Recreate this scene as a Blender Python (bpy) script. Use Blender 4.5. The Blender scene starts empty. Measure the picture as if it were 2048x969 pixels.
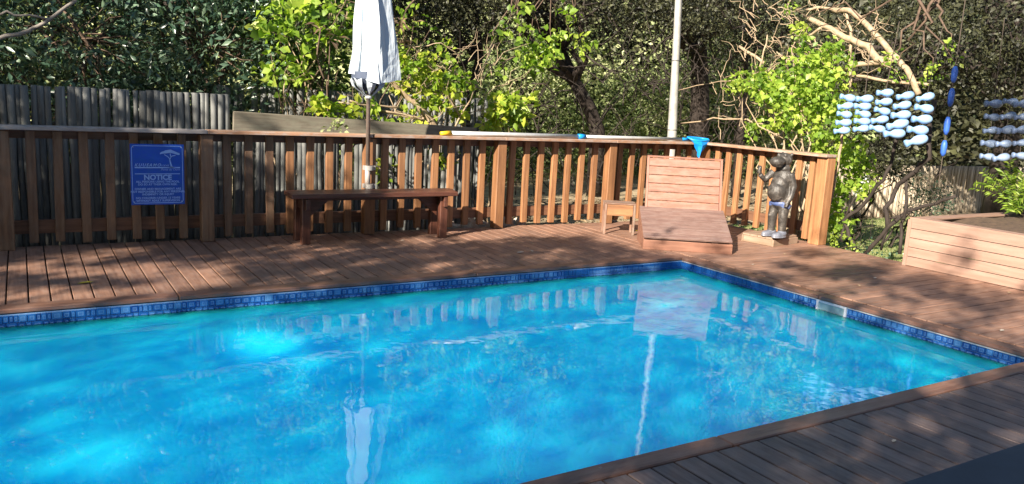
import bpy, bmesh, math, random
import numpy as np
from mathutils import Vector, Matrix
random.seed(7); rng = np.random.default_rng(7)
S = bpy.context.scene
COL = S.collection
R_ = math.radians

# ------------------------------------------------------------------ camera
CX, CY, FPX, CAMH = 1024.0, 484.5, 1594.8, 1.5
RM = Matrix(((0.85314679, 0.04739704, -0.51951331),
             (-0.51898847, 0.17797635, -0.83604748),
             (0.0528349, 0.98289264, 0.17643847)))      # camera axes -> world
cam = bpy.data.cameras.new('camera'); cam.sensor_width = 36; cam.lens = FPX/2048*36
cam.clip_start = 0.05; cam.clip_end = 500
camo = bpy.data.objects.new('camera', cam); COL.objects.link(camo)
camo.matrix_world = Matrix.Translation((0, 0, CAMH)) @ RM.to_4x4()
S.camera = camo

# ------------------------------------------------------------------ light
SX, SY = 1.70, 0.89            # metres travelled by the sunlight per metre of fall
SUN_EL = math.atan2(1, math.hypot(SX, SY))
w = bpy.data.worlds.new('World'); S.world = w; w.use_nodes = True
nt = w.node_tree; sky = nt.nodes.new('ShaderNodeTexSky'); sky.sky_type = 'NISHITA'; sky.sun_disc = False
sky.sun_elevation = SUN_EL; sky.sun_rotation = math.atan2(-SX, -SY); sky.air_density = 1.0; sky.dust_density = 0.6
nt.links.new(sky.outputs[0], nt.nodes['Background'].inputs[0]); nt.nodes['Background'].inputs[1].default_value = 0.055
sl = bpy.data.lights.new('sun', 'SUN'); sl.energy = 5.0; sl.angle = R_(0.55); sl.color = (1.0, 0.90, 0.76)
so = bpy.data.objects.new('sun', sl); COL.objects.link(so)
so.rotation_euler = Vector((SX, SY, -1)).to_track_quat('-Z', 'Y').to_euler()
S.view_settings.view_transform = 'Standard'; S.view_settings.look = 'None'
S.view_settings.exposure = 1.55; S.view_settings.gamma = 1
S.cycles.max_bounces = 8; S.cycles.transparent_max_bounces = 16; S.cycles.caustics_reflective = False
S.cycles.use_denoising = True

# ------------------------------------------------------------------ helpers
def at(px, py, X=None, Y=None, Z=None):
    d = RM @ Vector((px-CX, CY-py, -FPX))
    if X is not None: t = X/d.x
    elif Y is not None: t = Y/d.y
    else: t = (Z-CAMH)/d.z
    return Vector((d.x*t, d.y*t, CAMH+d.z*t))
def proj(x, y, z):
    q = RM.transposed() @ Vector((x, y, z-CAMH))
    if q.z >= -0.05: return None
    return CX+FPX*q.x/-q.z, CY-FPX*q.y/-q.z

def tag(o, label=None, cat=None, group=None, kind=None):
    if label: o['label'] = label
    if cat: o['category'] = cat
    if group: o['group'] = group
    if kind: o['kind'] = kind
    return o
def empty(name, loc, label, cat, group=None):
    o = bpy.data.objects.new(name, None); o.empty_display_size = .1
    COL.objects.link(o); o.location = loc; return tag(o, label, cat, group)
def link(name, me, mat=None, parent=None, M=None):
    o = bpy.data.objects.new(name, me); COL.objects.link(o)
    if mat is not None and len(me.materials) == 0: me.materials.append(mat)
    if parent is not None:
        o.parent = parent
        loc = Vector(parent.location)
        if parent.parent is not None: loc = loc + Vector(parent.parent.location)
        o.matrix_parent_inverse = Matrix.Translation(-loc)
    if M is not None: o.matrix_basis = M
    return o
class MB:
    def __init__(s): s.v = []; s.f = []
    def add(s, vs, fs):
        n = len(s.v); s.v += [tuple(v) for v in vs]; s.f += [tuple(i+n for i in f) for f in fs]
    def box(s, c, d, rot=None):
        hx, hy, hz = d[0]/2, d[1]/2, d[2]/2
        vs = [Vector((x, y, z)) for z in (-hz, hz) for y in (-hy, hy) for x in (-hx, hx)]
        if rot: vs = [rot @ v for v in vs]
        c = Vector(c)
        s.add([v+c for v in vs], [(0,2,3,1),(4,5,7,6),(0,1,5,4),(2,6,7,3),(0,4,6,2),(1,3,7,5)])
    def tube(s, pts, rs, n=8, cap=True):
        pts = [Vector(p) for p in pts]
        if not hasattr(rs, '__len__'): rs = [rs]*len(pts)
        base = len(s.v); up = Vector((0.3, 0.2, 1)).normalized(); prev = None
        for i, p in enumerate(pts):
            t = (pts[min(i+1, len(pts)-1)]-pts[max(i-1, 0)]).normalized()
            if prev is None:
                a = t.cross(up)
                if a.length < .1: a = t.cross(Vector((1, 0, 0)))
            else: a = prev - t*prev.dot(t)
            a.normalize(); prev = a; b = t.cross(a)
            for k in range(n):
                q = 2*math.pi*k/n; s.v.append(tuple(p+(a*math.cos(q)+b*math.sin(q))*rs[i]))
        for i in range(len(pts)-1):
            for k in range(n):
                A = base+i*n; B = A+n; k2 = (k+1) % n
                s.f.append((A+k, A+k2, B+k2, B+k))
        if cap:
            s.f.append(tuple(base+k for k in reversed(range(n)))); s.f.append(tuple(base+(len(pts)-1)*n+k for k in range(n)))
    def lathe(s, prof, n=14, M=None):
        base = len(s.v)
        for r, z in prof:
            for k in range(n):
                q = 2*math.pi*k/n; v = Vector((r*math.cos(q), r*math.sin(q), z))
                s.v.append(tuple(M @ v if M else v))
        for i in range(len(prof)-1):
            for k in range(n):
                A = base+i*n; B = A+n; k2 = (k+1) % n; s.f.append((A+k, A+k2, B+k2, B+k))
        s.f.append(tuple(base+k for k in reversed(range(n)))); s.f.append(tuple(base+(len(prof)-1)*n+k for k in range(n)))
    def mesh(s, name, smooth=False):
        me = bpy.data.meshes.new(name); me.from_pydata(s.v, [], s.f); me.update()
        if smooth: me.polygons.foreach_set('use_smooth', [True]*len(me.polygons))
        return me
    def build(s, name, mat, parent=None, smooth=False):
        return link(name, s.mesh(name, smooth), mat, parent)

_bc = {}
def boxmesh(d, bev, mat, key=''):
    k = (tuple(round(x, 3) for x in d), bev, mat.name, key)
    if k in _bc: return _bc[k]
    bm = bmesh.new(); bmesh.ops.create_cube(bm, size=1)
    bmesh.ops.scale(bm, vec=d, verts=bm.verts)
    if bev: bmesh.ops.bevel(bm, geom=list(bm.edges), offset=bev, segments=1, affect='EDGES')
    me = bpy.data.meshes.new('piece'); bm.to_mesh(me); bm.free(); me.materials.append(mat); _bc[k] = me
    return me
def board(name, p0, p1, wd, th, mat, parent, up=(0, 0, 1), bev=.003, roll=0):
    """plank with local X from p0 to p1, local Y = width, local Z = thickness (towards up)"""
    p0, p1 = Vector(p0), Vector(p1); x = (p1-p0); L = x.length; x.normalize()
    z = Vector(up); z = (z-x*z.dot(x)).normalized(); y = z.cross(x)
    M = Matrix((x, y, z)).transposed().to_4x4(); M.translation = (p0+p1)/2
    if roll: M = M @ Matrix.Rotation(roll, 4, 'X')
    return link(name, boxmesh((L, wd, th), bev, mat), None, parent, M)

# ------------------------------------------------------------------ materials
def nodes(m):
    m.use_nodes = True; return m.node_tree, m.node_tree.nodes['Principled BSDF']
def ramp(nt, fac, stops):
    r = nt.nodes.new('ShaderNodeValToRGB'); e = r.color_ramp.elements
    while len(e) < len(stops): e.new(.5)
    for i, (p, c) in enumerate(stops): e[i].position = p; e[i].color = (*c, 1)
    nt.links.new(fac, r.inputs[0]); return r.outputs[0]
def noise(nt, vec, scale, detail=4, rough=.6):
    n = nt.nodes.new('ShaderNodeTexNoise'); n.inputs['Scale'].default_value = scale
    n.inputs['Detail'].default_value = detail; n.inputs['Roughness'].default_value = rough
    if vec is not None: nt.links.new(vec, n.inputs['Vector'])
    return n.outputs[0]
def mapping(nt, vec, scale=(1, 1, 1), loc=None):
    m = nt.nodes.new('ShaderNodeMapping'); nt.links.new(vec, m.inputs[0]); m.inputs['Scale'].default_value = scale
    if loc is not None: nt.links.new(loc, m.inputs['Location'])
    return m.outputs[0]
def mixc(nt, f, a, b, mode='MIX'):
    m = nt.nodes.new('ShaderNodeMix'); m.data_type = 'RGBA'; m.blend_type = mode
    for i, v in ((0, f), (6, a), (7, b)):
        if isinstance(v, (int, float)): m.inputs[i].default_value = v
        elif isinstance(v, tuple): m.inputs[i].default_value = (*v, 1)
        else: nt.links.new(v, m.inputs[i])
    return m.outputs[2]
def mathn(nt, op, a, b=0.):
    m = nt.nodes.new('ShaderNodeMath'); m.operation = op
    for i, v in ((0, a), (1, b)):
        if isinstance(v, (int, float)): m.inputs[i].default_value = v
        else: nt.links.new(v, m.inputs[i])
    return m.outputs[0]
def bump(nt, b, h, strength, dist=.01):
    n = nt.nodes.new('ShaderNodeBump'); n.inputs['Strength'].default_value = strength; n.inputs['Distance'].default_value = dist
    nt.links.new(h, n.inputs['Height']); nt.links.new(n.outputs[0], b.inputs['Normal'])
def wood(name, dark, mid, light, rough=.55, grey=None, greyamt=0., grain=30, vary=.5):
    m = bpy.data.materials.new(name); nt, b = nodes(m)
    tc = nt.nodes.new('ShaderNodeTexCoord'); oi = nt.nodes.new('ShaderNodeObjectInfo')
    off = nt.nodes.new('ShaderNodeCombineXYZ')
    for k, f in enumerate((37., 19., 53.)): nt.links.new(mathn(nt, 'MULTIPLY', oi.outputs['Random'], f), off.inputs[k])
    v = mapping(nt, tc.outputs['Object'], (1.2, grain, grain), off.outputs[0])
    g = noise(nt, v, 1.5, 6, .65)
    c = ramp(nt, g, [(.28, dark), (.5, mid), (.75, light)])
    v2 = mapping(nt, tc.outputs['Object'], (2.5, 6, 6), off.outputs[0])
    blot = noise(nt, v2, 1.6, 4, .6)
    c = mixc(nt, mathn(nt, 'MULTIPLY', ramp(nt, blot, [(.35, (0,)*3), (.7, (1,)*3)]), .45), c, dark)
    val = mathn(nt, 'ADD', mathn(nt, 'MULTIPLY', oi.outputs['Random'], vary), 1-vary/2)
    hs = nt.nodes.new('ShaderNodeHueSaturation'); nt.links.new(c, hs.inputs['Color']); nt.links.new(val, hs.inputs['Value']); c = hs.outputs[0]
    if grey:
        gv = noise(nt, mapping(nt, tc.outputs['Object'], (3, 9, 9), off.outputs[0]), 2.3, 5, .7)
        c = mixc(nt, mathn(nt, 'MULTIPLY', ramp(nt, gv, [(.42, (0,)*3), (.62, (1,)*3)]), greyamt), c, grey)
    nt.links.new(c, b.inputs['Base Color']); b.inputs['Roughness'].default_value = rough
    nt.links.new(mathn(nt, 'ADD', mathn(nt, 'MULTIPLY', blot, .3), rough-.15), b.inputs['Roughness'])
    bump(nt, b, g, .35, .004)
    return m
def plain(name, col, rough=.5, metal=0., col2=None, sc=8., bmp=0.):
    m = bpy.data.materials.new(name); nt, b = nodes(m)
    tc = nt.nodes.new('ShaderNodeTexCoord'); n = noise(nt, tc.outputs['Object'], sc, 5, .65)
    c2 = col2 or tuple(x*.7 for x in col)
    nt.links.new(ramp(nt, n, [(.3, c2), (.65, col)]), b.inputs['Base Color'])
    b.inputs['Roughness'].default_value = rough; b.inputs['Metallic'].default_value = metal
    if bmp: bump(nt, b, n, bmp, .01)
    return m
def foliage(name, dark, mid, light, rough=.45, trans=.35, spec=.5):
    m = bpy.data.materials.new(name); nt, b = nodes(m)
    a = nt.nodes.new('ShaderNodeAttribute'); a.attribute_name = 'tint'
    c = ramp(nt, a.outputs['Fac'], [(0., dark), (.5, mid), (1., light)])
    nt.links.new(c, b.inputs['Base Color']); b.inputs['Roughness'].default_value = rough
    b.inputs['Specular IOR Level'].default_value = spec
    tr = nt.nodes.new('ShaderNodeBsdfTranslucent')
    nt.links.new(mixc(nt, 1., c, (1.3, 1.5, .6), 'MULTIPLY'), tr.inputs['Color'])
    mx = nt.nodes.new('ShaderNodeMixShader'); mx.inputs[0].default_value = trans
    nt.links.new(b.outputs[0], mx.inputs[1]); nt.links.new(tr.outputs[0], mx.inputs[2])
    nt.links.new(mx.outputs[0], nt.nodes['Material Output'].inputs[0])
    return m

deckwood = wood('deck_wood', (.13, .067, .046), (.275, .148, .098), (.385, .222, .15), .5, (.33, .24, .20), .3, 26, .35)
railwood = wood('railing_wood', (.16, .070, .032), (.31, .148, .066), (.43, .22, .105), .5, None, 0, 22, .35)
capwood = wood('rail_cap_wood', (.22, .11, .06), (.36, .20, .12), (.48, .30, .20), .42, (.36, .31, .28), .8, 22, .2)
benchwood = wood('bench_wood', (.05, .018, .012), (.10, .038, .024), (.15, .062, .04), .42, None, 0, 22, .3)
loungewood = wood('lounger_wood', (.17, .070, .045), (.275, .120, .078), (.345, .165, .112), .5, (.32, .22, .18), .35, 16, .12)
loungeseat = wood('lounger_seat_wood', (.12, .068, .056), (.19, .115, .095), (.25, .16, .13), .5, (.27, .20, .175), .4, 16, .12)
loungeframe = wood('lounger_frame_wood', (.16, .07, .045), (.27, .13, .085), (.36, .19, .13), .5, None, 0, 20, .2)
greywood = wood('weathered_wood', (.10, .085, .06), (.19, .165, .125), (.29, .25, .19), .7, (.22, .23, .17), .3, 18, .2)
planterwood = wood('composite_board', (.24, .145, .105), (.33, .205, .155), (.40, .26, .205), .6, None, 0, 14, .1)
stonewood = wood('plinth_wood', (.20, .13, .08), (.30, .21, .15), (.40, .30, .22), .6, None, 0, 8, .1)
polewood = wood('rustic_pole_wood', (.05, .052, .050), (.14, .142, .135), (.25, .248, .232), .7, (.20, .21, .20), .4, 14, .7)
barkdark = plain('dark_bark', (.040, .028, .022), .85, col2=(.018, .013, .010), sc=14, bmp=.6)
barkpale = plain('pale_bark', (.42, .32, .21), .75, col2=(.22, .15, .09), sc=16, bmp=.5)
barkmid = plain('brown_bark', (.14, .09, .06), .8, col2=(.06, .038, .025), sc=16, bmp=.5)
metalpole = plain('galvanised_metal', (.46, .44, .41), .5, .2, (.30, .285, .26), 7)
alu = plain('aluminium', (.58, .58, .57), .35, .35, (.45, .45, .45), 20)
whiteplastic = plain('white_plastic', (.72, .72, .70), .4, col2=(.6, .6, .58))
blueplastic = plain('blue_plastic', (.01, .28, .72), .35, col2=(.01, .22, .62))
bluenet = plain('blue_net_fabric', (.0, .27, .80), .55, col2=(.0, .17, .60), sc=30)
yellowplastic = plain('yellow_plastic', (.80, .50, .02), .45)
umbtube = plain('umbrella_tube', (.22, .17, .14), .35, .3, (.16, .12, .10), 20)
groundmat = plain('sandy_ground', (.44, .35, .22), .95, col2=(.18, .125, .07), sc=3.0, bmp=.5)
lawnmat = plain('lawn_turf', (.36, .36, .14), .95, col2=(.22, .25, .08), sc=5, bmp=.5)
soil = plain('soil', (.12, .075, .045), .95, col2=(.05, .03, .02), sc=18, bmp=.8)
rock = plain('pale_rock', (.55, .48, .40), .85, col2=(.36, .30, .24), sc=7, bmp=.7)
darkslab = plain('dark_slate_top', (.030, .042, .065), .6, col2=(.022, .030, .048), sc=10)
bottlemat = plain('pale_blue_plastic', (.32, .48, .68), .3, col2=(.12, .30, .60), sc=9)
bottledark = plain('shaded_bottle_plastic', (.24, .31, .42), .35, col2=(.12, .18, .34), sc=9)  # darker, greyer bottle colour carries the shade at the right edge
hatblue = plain('blue_wrap', (.04, .14, .55), .5, col2=(.03, .09, .38), sc=20)
stringm = plain('string', (.08, .06, .045), .8)

# statue: dark stone-polished wood with worn shiny streaks
def statue_mat():
    m = bpy.data.materials.new('polished_dark_stone'); nt, b = nodes(m)
    tc = nt.nodes.new('ShaderNodeTexCoord'); n = noise(nt, tc.outputs['Object'], 14, 6, .7)
    nt.links.new(ramp(nt, n, [(.38, (.028, .024, .021)), (.56, (.062, .054, .047)), (.74, (.24, .21, .185))]), b.inputs['Base Color'])
    b.inputs['Roughness'].default_value = .46; bump(nt, b, n, .7, .012); return m
statuem = statue_mat()
trunksm = plain('blue_trunks_paint', (.05, .09, .26), .5, col2=(.13, .16, .27), sc=18)
shoem = plain('grey_blue_shoe_paint', (.20, .21, .25), .4, col2=(.09, .10, .13), sc=18)

def water_mat():
    m = bpy.data.materials.new('pool_water'); nt, b = nodes(m)
    geo = nt.nodes.new('ShaderNodeNewGeometry')
    n0 = noise(nt, mapping(nt, geo.outputs['Position'], (.35, .5, 1)), 1.0, 3, .5)
    nt.links.new(ramp(nt, n0, [(.35, (.005, .41, .975)), (.65, (.006, .44, .98))]), b.inputs['Base Color'])
    b.inputs['Roughness'].default_value = 1; b.inputs['Specular IOR Level'].default_value = 0; b.inputs['IOR'].default_value = 1.33
    b.inputs['Subsurface Weight'].default_value = 1.0
    b.inputs['Subsurface Radius'].default_value = (.15, .6, 1.0); b.inputs['Subsurface Scale'].default_value = 1.1
    n1 = noise(nt, mapping(nt, geo.outputs['Position'], (1.0, 1.0, 1)), 4.5, 2, .5)
    n2 = noise(nt, mapping(nt, geo.outputs['Position'], (1.0, 1.0, 1)), 16, 2, .5)
    bp = nt.nodes.new('ShaderNodeBump'); bp.inputs['Strength'].default_value = .075; bp.inputs['Distance'].default_value = .02
    nt.links.new(mathn(nt, 'ADD', n1, mathn(nt, 'MULTIPLY', n2, .05)), bp.inputs['Height']); fr = nt.nodes.new('ShaderNodeFresnel'); fr.inputs['IOR'].default_value = 1.36; nt.links.new(bp.outputs[0], fr.inputs['Normal'])
    gl = nt.nodes.new('ShaderNodeBsdfGlossy'); gl.inputs['Roughness'].default_value = .0; nt.links.new(bp.outputs[0], gl.inputs['Normal'])
    mx = nt.nodes.new('ShaderNodeMixShader'); nt.links.new(fr.outputs[0], mx.inputs[0]); nt.links.new(b.outputs[0], mx.inputs[1]); nt.links.new(gl.outputs[0], mx.inputs[2])
    nt.links.new(mx.outputs[0], nt.nodes['Material Output'].inputs[0])
    return m
waterm = water_mat()
def tile_mat():
    m = bpy.data.materials.new('blue_glass_tile'); nt, b = nodes(m)
    tc = nt.nodes.new('ShaderNodeTexCoord'); oi = nt.nodes.new('ShaderNodeObjectInfo'); geo = nt.nodes.new('ShaderNodeNewGeometry')
    sp = nt.nodes.new('ShaderNodeSeparateXYZ'); nt.links.new(tc.outputs['Generated'], sp.inputs[0])
    mx = None
    for k in (0, 2):
        a = mathn(nt, 'ABSOLUTE', mathn(nt, 'SUBTRACT', sp.outputs[k], .5)); mx = a if mx is None else mathn(nt, 'MAXIMUM', mx, a)
    ring = ramp(nt, mx, [(.0, (.6,)*3), (.12, (.15,)*3), (.24, (1,)*3), (.31, (.0,)*3), (.43, (.0,)*3)])
    n = noise(nt, geo.outputs['Position'], 2.2, 3, .6); n2 = noise(nt, geo.outputs['Position'], 40, 2, .6)
    base = ramp(nt, mathn(nt, 'ADD', mathn(nt, 'MULTIPLY', oi.outputs['Random'], .5), mathn(nt, 'MULTIPLY', n, .5)),
                [(.25, (.008, .055, .24)), (.6, (.018, .12, .37)), (.85, (.10, .28, .52))])
    c = mixc(nt, mathn(nt, 'MULTIPLY', ring, mathn(nt, 'ADD', mathn(nt, 'MULTIPLY', n2, .6), .15)), base, (.24, .46, .72))
    nt.links.new(c, b.inputs['Base Color']); b.inputs['Roughness'].default_value = .12
    return m
tilem = tile_mat()
grout = plain('pale_blue_grout', (.20, .36, .58), .6, col2=(.12, .25, .48), sc=30)
tilefine = bpy.data.materials.new('blue_mosaic')
poolpaint = plain('pool_plaster', (.10, .42, .72), .6, col2=(.08, .38, .68))

# ------------------------------------------------------------------ ground and lawn
def sheet(name, x0, x1, y0, y1, z, mat, nx=40, ny=40, amp=0., hole=None):
    xs = np.linspace(x0, x1, nx+1); ys = np.linspace(y0, y1, ny+1); mb = MB()
    for y in ys:
        for x in xs:
            mb.v.append((x, y, z + amp*(math.sin(x*1.7+y*.6)+math.sin(y*2.3-x*.8))*.5))
    for j in range(ny):
        for i in range(nx):
            a = j*(nx+1)+i; cx, cy = (xs[i]+xs[i+1])/2, (ys[j]+ys[j+1])/2
            if hole and hole(cx, cy): continue
            mb.f.append((a, a+1, a+nx+2, a+nx+1))
    o = mb.build(name, mat, smooth=True); tag(o, kind='structure'); return o
inpool = lambda x, y: -4.2 < x < 5.95 and 2.2 < y < 6.1
sheet('ground', -12, 40, -12, 40, -.30, groundmat, 130, 130, .03, inpool)
sheet('ground_far', -150, 200, -150, 200, -.5, groundmat, 10, 10)
hm = MB(); prof_ = [(-14, 21), (-4, 22), (6, 23), (14, 24), (22, 23), (30, 18), (35, 9), (35, -4)]
for j, (z, off) in enumerate(((-.6, 0), (1.5, .6), (4, 1.2), (6.5, 2.5), (8, 6))):
    for i, (x, y) in enumerate(prof_): hm.v.append((x+off*.6+math.sin(i*3+j)*.6, y+off+math.sin(i*2.1+j*1.7)*.6, z+(.6*math.sin(i*1.9+j) if j else 0)))
for j in range(4):
    for i in range(7): a = j*8+i; hm.f.append((a, a+1, a+9, a+8))
tag(hm.build('wooded_bank', plain('dark_bank_scrub', (.05, .07, .025), .95, col2=(.012, .016, .008), sc=1.6, bmp=.8), smooth=True), kind='structure')
sheet('lawn', 8.7, 14.2, 4.2, 8.6, -.262, lawnmat, 30, 24, .01)

# ------------------------------------------------------------------ pool
WL = -.11; PX0, PX1, PY0, PY1 = -4.0, 5.70, 2.45, 5.87
pool = MB()
pool.add([(PX0, PY0, -1.5), (PX1, PY0, -1.5), (PX1, PY1, -1.5), (PX0, PY1, -1.5), (PX0, PY0, -.03), (PX1, PY0, -.03), (PX1, PY1, -.03), (PX0, PY1, -.03)],
         [(0, 1, 2, 3), (0, 4, 5, 1), (1, 5, 6, 2), (2, 6, 7, 3), (3, 7, 4, 0)])
poolo = bpy.data.objects.new('pool_basin', pool.mesh('pool_basin')); poolo.data.materials.append(grout); COL.objects.link(poolo); tag(poolo, kind='structure')
wmb = MB(); e = .006
wmb.add([(PX0+e, PY0+e, -1.48), (PX1-e, PY0+e, -1.48), (PX1-e, PY1-e, -1.48), (PX0+e, PY1-e, -1.48), (PX0+e, PY0+e, WL), (PX1-e, PY0+e, WL), (PX1-e, PY1-e, WL), (PX0+e, PY1-e, WL)],
        [(3, 2, 1, 0), (0, 1, 5, 4), (1, 2, 6, 5), (2, 3, 7, 6), (3, 0, 4, 7), (4, 5, 6, 7)])
tag(wmb.build('pool_water', waterm), kind='structure')
# tile band: two rows of glass tiles, individual pieces nearest the lens first, the rest joined
tiles = []
for row in range(2):
    x = -.62 if row == 0 else -.60
    while x < PX1-.02:
        wd = random.choice((.026, .034, .046, .05, .062))
        zc = -.036-.0265-row*.051
        tiles.append(('far', x+wd/2, wd-.004, zc)); x += wd
    y = PY0+.01
    while y < PY1-.03:
        wd = random.choice((.026, .034, .046, .05, .062)); zc = -.036-.0265-row*.051
        if not (3.93 < y+wd/2 < 4.22): tiles.append(('right', y+wd/2, wd-.004, zc))
        y += wd
tiles.sort(key=lambda t: math.hypot(t[1], PY1) if t[0] == 'far' else math.hypot(PX1, t[1]))
def tile_M(t):
    if t[0] == 'far': return Matrix.Translation((t[1], PY1-.002, t[3]))
    return Matrix.Translation((PX1-.002, t[1], t[3])) @ Matrix.Rotation(R_(90), 4, 'Z')
for t in tiles[:298]:
    link('tile', boxmesh((t[2], .010, .047), .0015, tilem), None, poolo, tile_M(t))
rest = MB()
for t in tiles[298:]:
    n = len(rest.v); rest.box((0, 0, 0), (t[2], .010, .047)); M = tile_M(t)
    for i in range(n, len(rest.v)): rest.v[i] = tuple(M @ Vector(rest.v[i]))
if rest.v:
    o = rest.build('tile_band', tilem, poolo); tag(o, kind='stuff')
# skimmer faceplate in the right wall
sk = empty('skimmer', (5.69, 4.07, -.1), 'white rectangular skimmer mouth set in the tile band of the right pool wall', 'pool skimmer')
f = MB()
for c, d in (((5.688, 4.07, -.038), (.018, .29, .016)), ((5.688, 4.07, -.132), (.018, .29, .02)), ((5.688, 3.935, -.085), (.018, .02, .078)), ((5.688, 4.205, -.085), (.018, .02, .078))): f.box(c, d)
f.build('frame', whiteplastic, sk)
f = MB(); f.box((5.692, 4.07, -.085), (.006, .25, .078)); f.build('flap', plain('pale_green_flap', (.30, .46, .46), .3), sk)

# ------------------------------------------------------------------ deck
deck = MB()
for y in (6.35, 7.2, 7.95): deck.box((1.6, y, -.10), (8.4, .05, .12))
for x in (6.15, 7.0, 7.85): deck.box((x, 3.7, -.10), (.05, 8.6, .12))
for y in (2.1, 1.2, .3): deck.box((1.6, y, -.10), (8.4, .05, .12))
deck = deck.build('deck', deckwood); tag(deck, kind='structure')
neardeck = wood('near_deck_wood', (.075, .050, .044), (.15, .105, .092), (.22, .165, .145), .48, (.20, .17, .165), .4, 26, .4)  # near planks darker and greyer than the other deck sides
PW, GAP, TH = .1205, .0095, .028; PIT = .13
def jit(): return random.uniform(-.0012, .0012)
x = -2.54
while x < 5.78:                                           # far side: planks run away from the pool
    board('plank', (x, 6.005, -.014+jit()), (x, 8.06, -.014+jit()), PW, TH, deckwood, deck); x += PIT
y = -1.0
while y < 8.0:                                            # right side: planks run along the far-edge direction
    board('plank', (5.86, y, -.014+jit()), (8.02, y, -.014+jit()), PW, TH, deckwood, deck); y += PIT
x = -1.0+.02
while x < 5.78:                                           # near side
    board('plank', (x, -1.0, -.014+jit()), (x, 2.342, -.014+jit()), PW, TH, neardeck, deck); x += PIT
coping = wood('coping_wood', (.12, .055, .035), (.21, .105, .068), (.30, .16, .105), .42, (.26, .2, .17), .3, 22, .15)
for x0, x1 in ((-2.6, .9), (.905, 3.3), (3.305, 5.80)): board('coping_board', (x0, 5.932, -.010), (x1, 5.932, -.010), .135, .032, coping, deck, bev=.006)
for y0, y1 in ((2.46, 4.2), (4.205, 5.86)): board('coping_board', (5.745, y0, -.010), (5.745, y1, -.010), .13, .032, coping, deck, bev=.006)
for x0, x1 in ((-1, 2.7), (2.705, 5.81)): board('coping_board', (x0, 2.402, -.010), (x1, 2.402, -.010), .11, .032, coping, deck, bev=.006)
board('edge_strip', (5.683, 2.47, -.031), (5.683, 5.855, -.031), .006, .008, alu, deck, bev=0)
board('fascia', (8.035, -1, -.09), (8.035, 4.9, -.09), .03, .2, deckwood, deck)

# ------------------------------------------------------------------ railing
RX, RY = 7.95, 7.95
crosswood = wood('cross_rail_wood', (.075, .035, .02), (.16, .078, .045), (.23, .12, .07), .55, None, 0, 22, .3)  # browner than the posts: the shadow of the cap is put into the colour
rail = empty('deck_railing', (3.0, 8.0, 0), 'brown timber deck railing with square balusters running behind the pool and round the corner post', 'railing')
shaderail = wood('shaded_side_rail_wood', (.09, .048, .030), (.20, .11, .062), (.29, .17, .10), .55, (.20, .15, .11), .4, 22, .4)  # darker railing wood: shade of the left end in the colour, plus grey weathering
def post(x, y, h=1.02, s=.115): board('post', (x, y, 0), (x, y, h), s, s, shaderail if x < 2 else railwood, rail, up=(0, 1, 0), bev=.006)
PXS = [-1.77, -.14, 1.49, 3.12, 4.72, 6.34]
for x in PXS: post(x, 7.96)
post(7.93, 7.93); post(7.98, 6.02, 1.05, .15)
# top cap in lengths, cross rails behind the posts
caps = [(-1.9, 1.49), (1.493, 3.12), (3.123, 4.72), (4.723, 6.34), (6.343, 8.0)]
palecap = wood('weathered_sheen_cap_wood', (.22, .18, .16), (.36, .32, .30), (.48, .44, .42), .38, (.40, .38, .38), .6, 22, .15)  # left caps: grey weathering plus pale sky sheen put into the colour
for a, b_ in caps: board('top_rail', (a, 7.945, 1.045), (b_, 7.945, 1.045), .185, .035, palecap if a < 1.4 else capwood, rail, bev=.005)
board('top_rail', (7.945, 7.85, 1.046), (7.945, 5.93, 1.046), .185, .035, capwood, rail, bev=.005)
for a, b_ in zip(PXS[:-1], PXS[1:]):
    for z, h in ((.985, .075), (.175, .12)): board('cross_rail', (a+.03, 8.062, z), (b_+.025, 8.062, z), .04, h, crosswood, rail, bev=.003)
    for k in range(1, 8):
        x = a+(b_-a)*k/8
        lean = random.uniform(-.006, .006)
        board('baluster', (x-lean, 8.025, .035+random.uniform(-.015, .01)), (x+lean, 8.025, 1.015), .074, .046, shaderail if x < 2.3 else railwood, rail, up=(0, 1, 0), bev=.004)
for z, h in ((.985, .075), (.175, .12)):
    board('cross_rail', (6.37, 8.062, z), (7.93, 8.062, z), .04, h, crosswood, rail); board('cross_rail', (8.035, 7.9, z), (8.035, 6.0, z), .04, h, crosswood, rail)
for k in range(1, 8):
    x = 6.34+(7.93-6.34)*k/8; board('baluster', (x, 8.025, .03), (x, 8.025, 1.015), .074, .046, railwood, rail, up=(0, 1, 0), bev=.004)
for k in range(1, 10):
    y = 7.93-(7.93-6.02)*k/10; board('baluster', (8.0, y, .03+random.uniform(-.01, .01)), (8.0, y, 1.015), .074, .046, railwood, rail, up=(1, 0, 0), bev=.004)
bracketm = plain('grey_bracket', (.34, .32, .30), .5)
# brackets that hold the parasol tube on the post
for z in (.715, .525):
    m = MB(); m.box((3.09, 7.875, z), (.12, .055, .045)); m.tube([(3.078, 7.835, z-.022), (3.078, 7.835, z+.022)], .044, 16); m.build('pole_bracket', bracketm, rail)
m = MB(); m.tube([(3.078, 7.835, .44), (3.078, 7.835, .497)], .04, 14); m.build('bracket_foot', plain('black_rubber', (.02, .02, .02), .7), rail)

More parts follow.
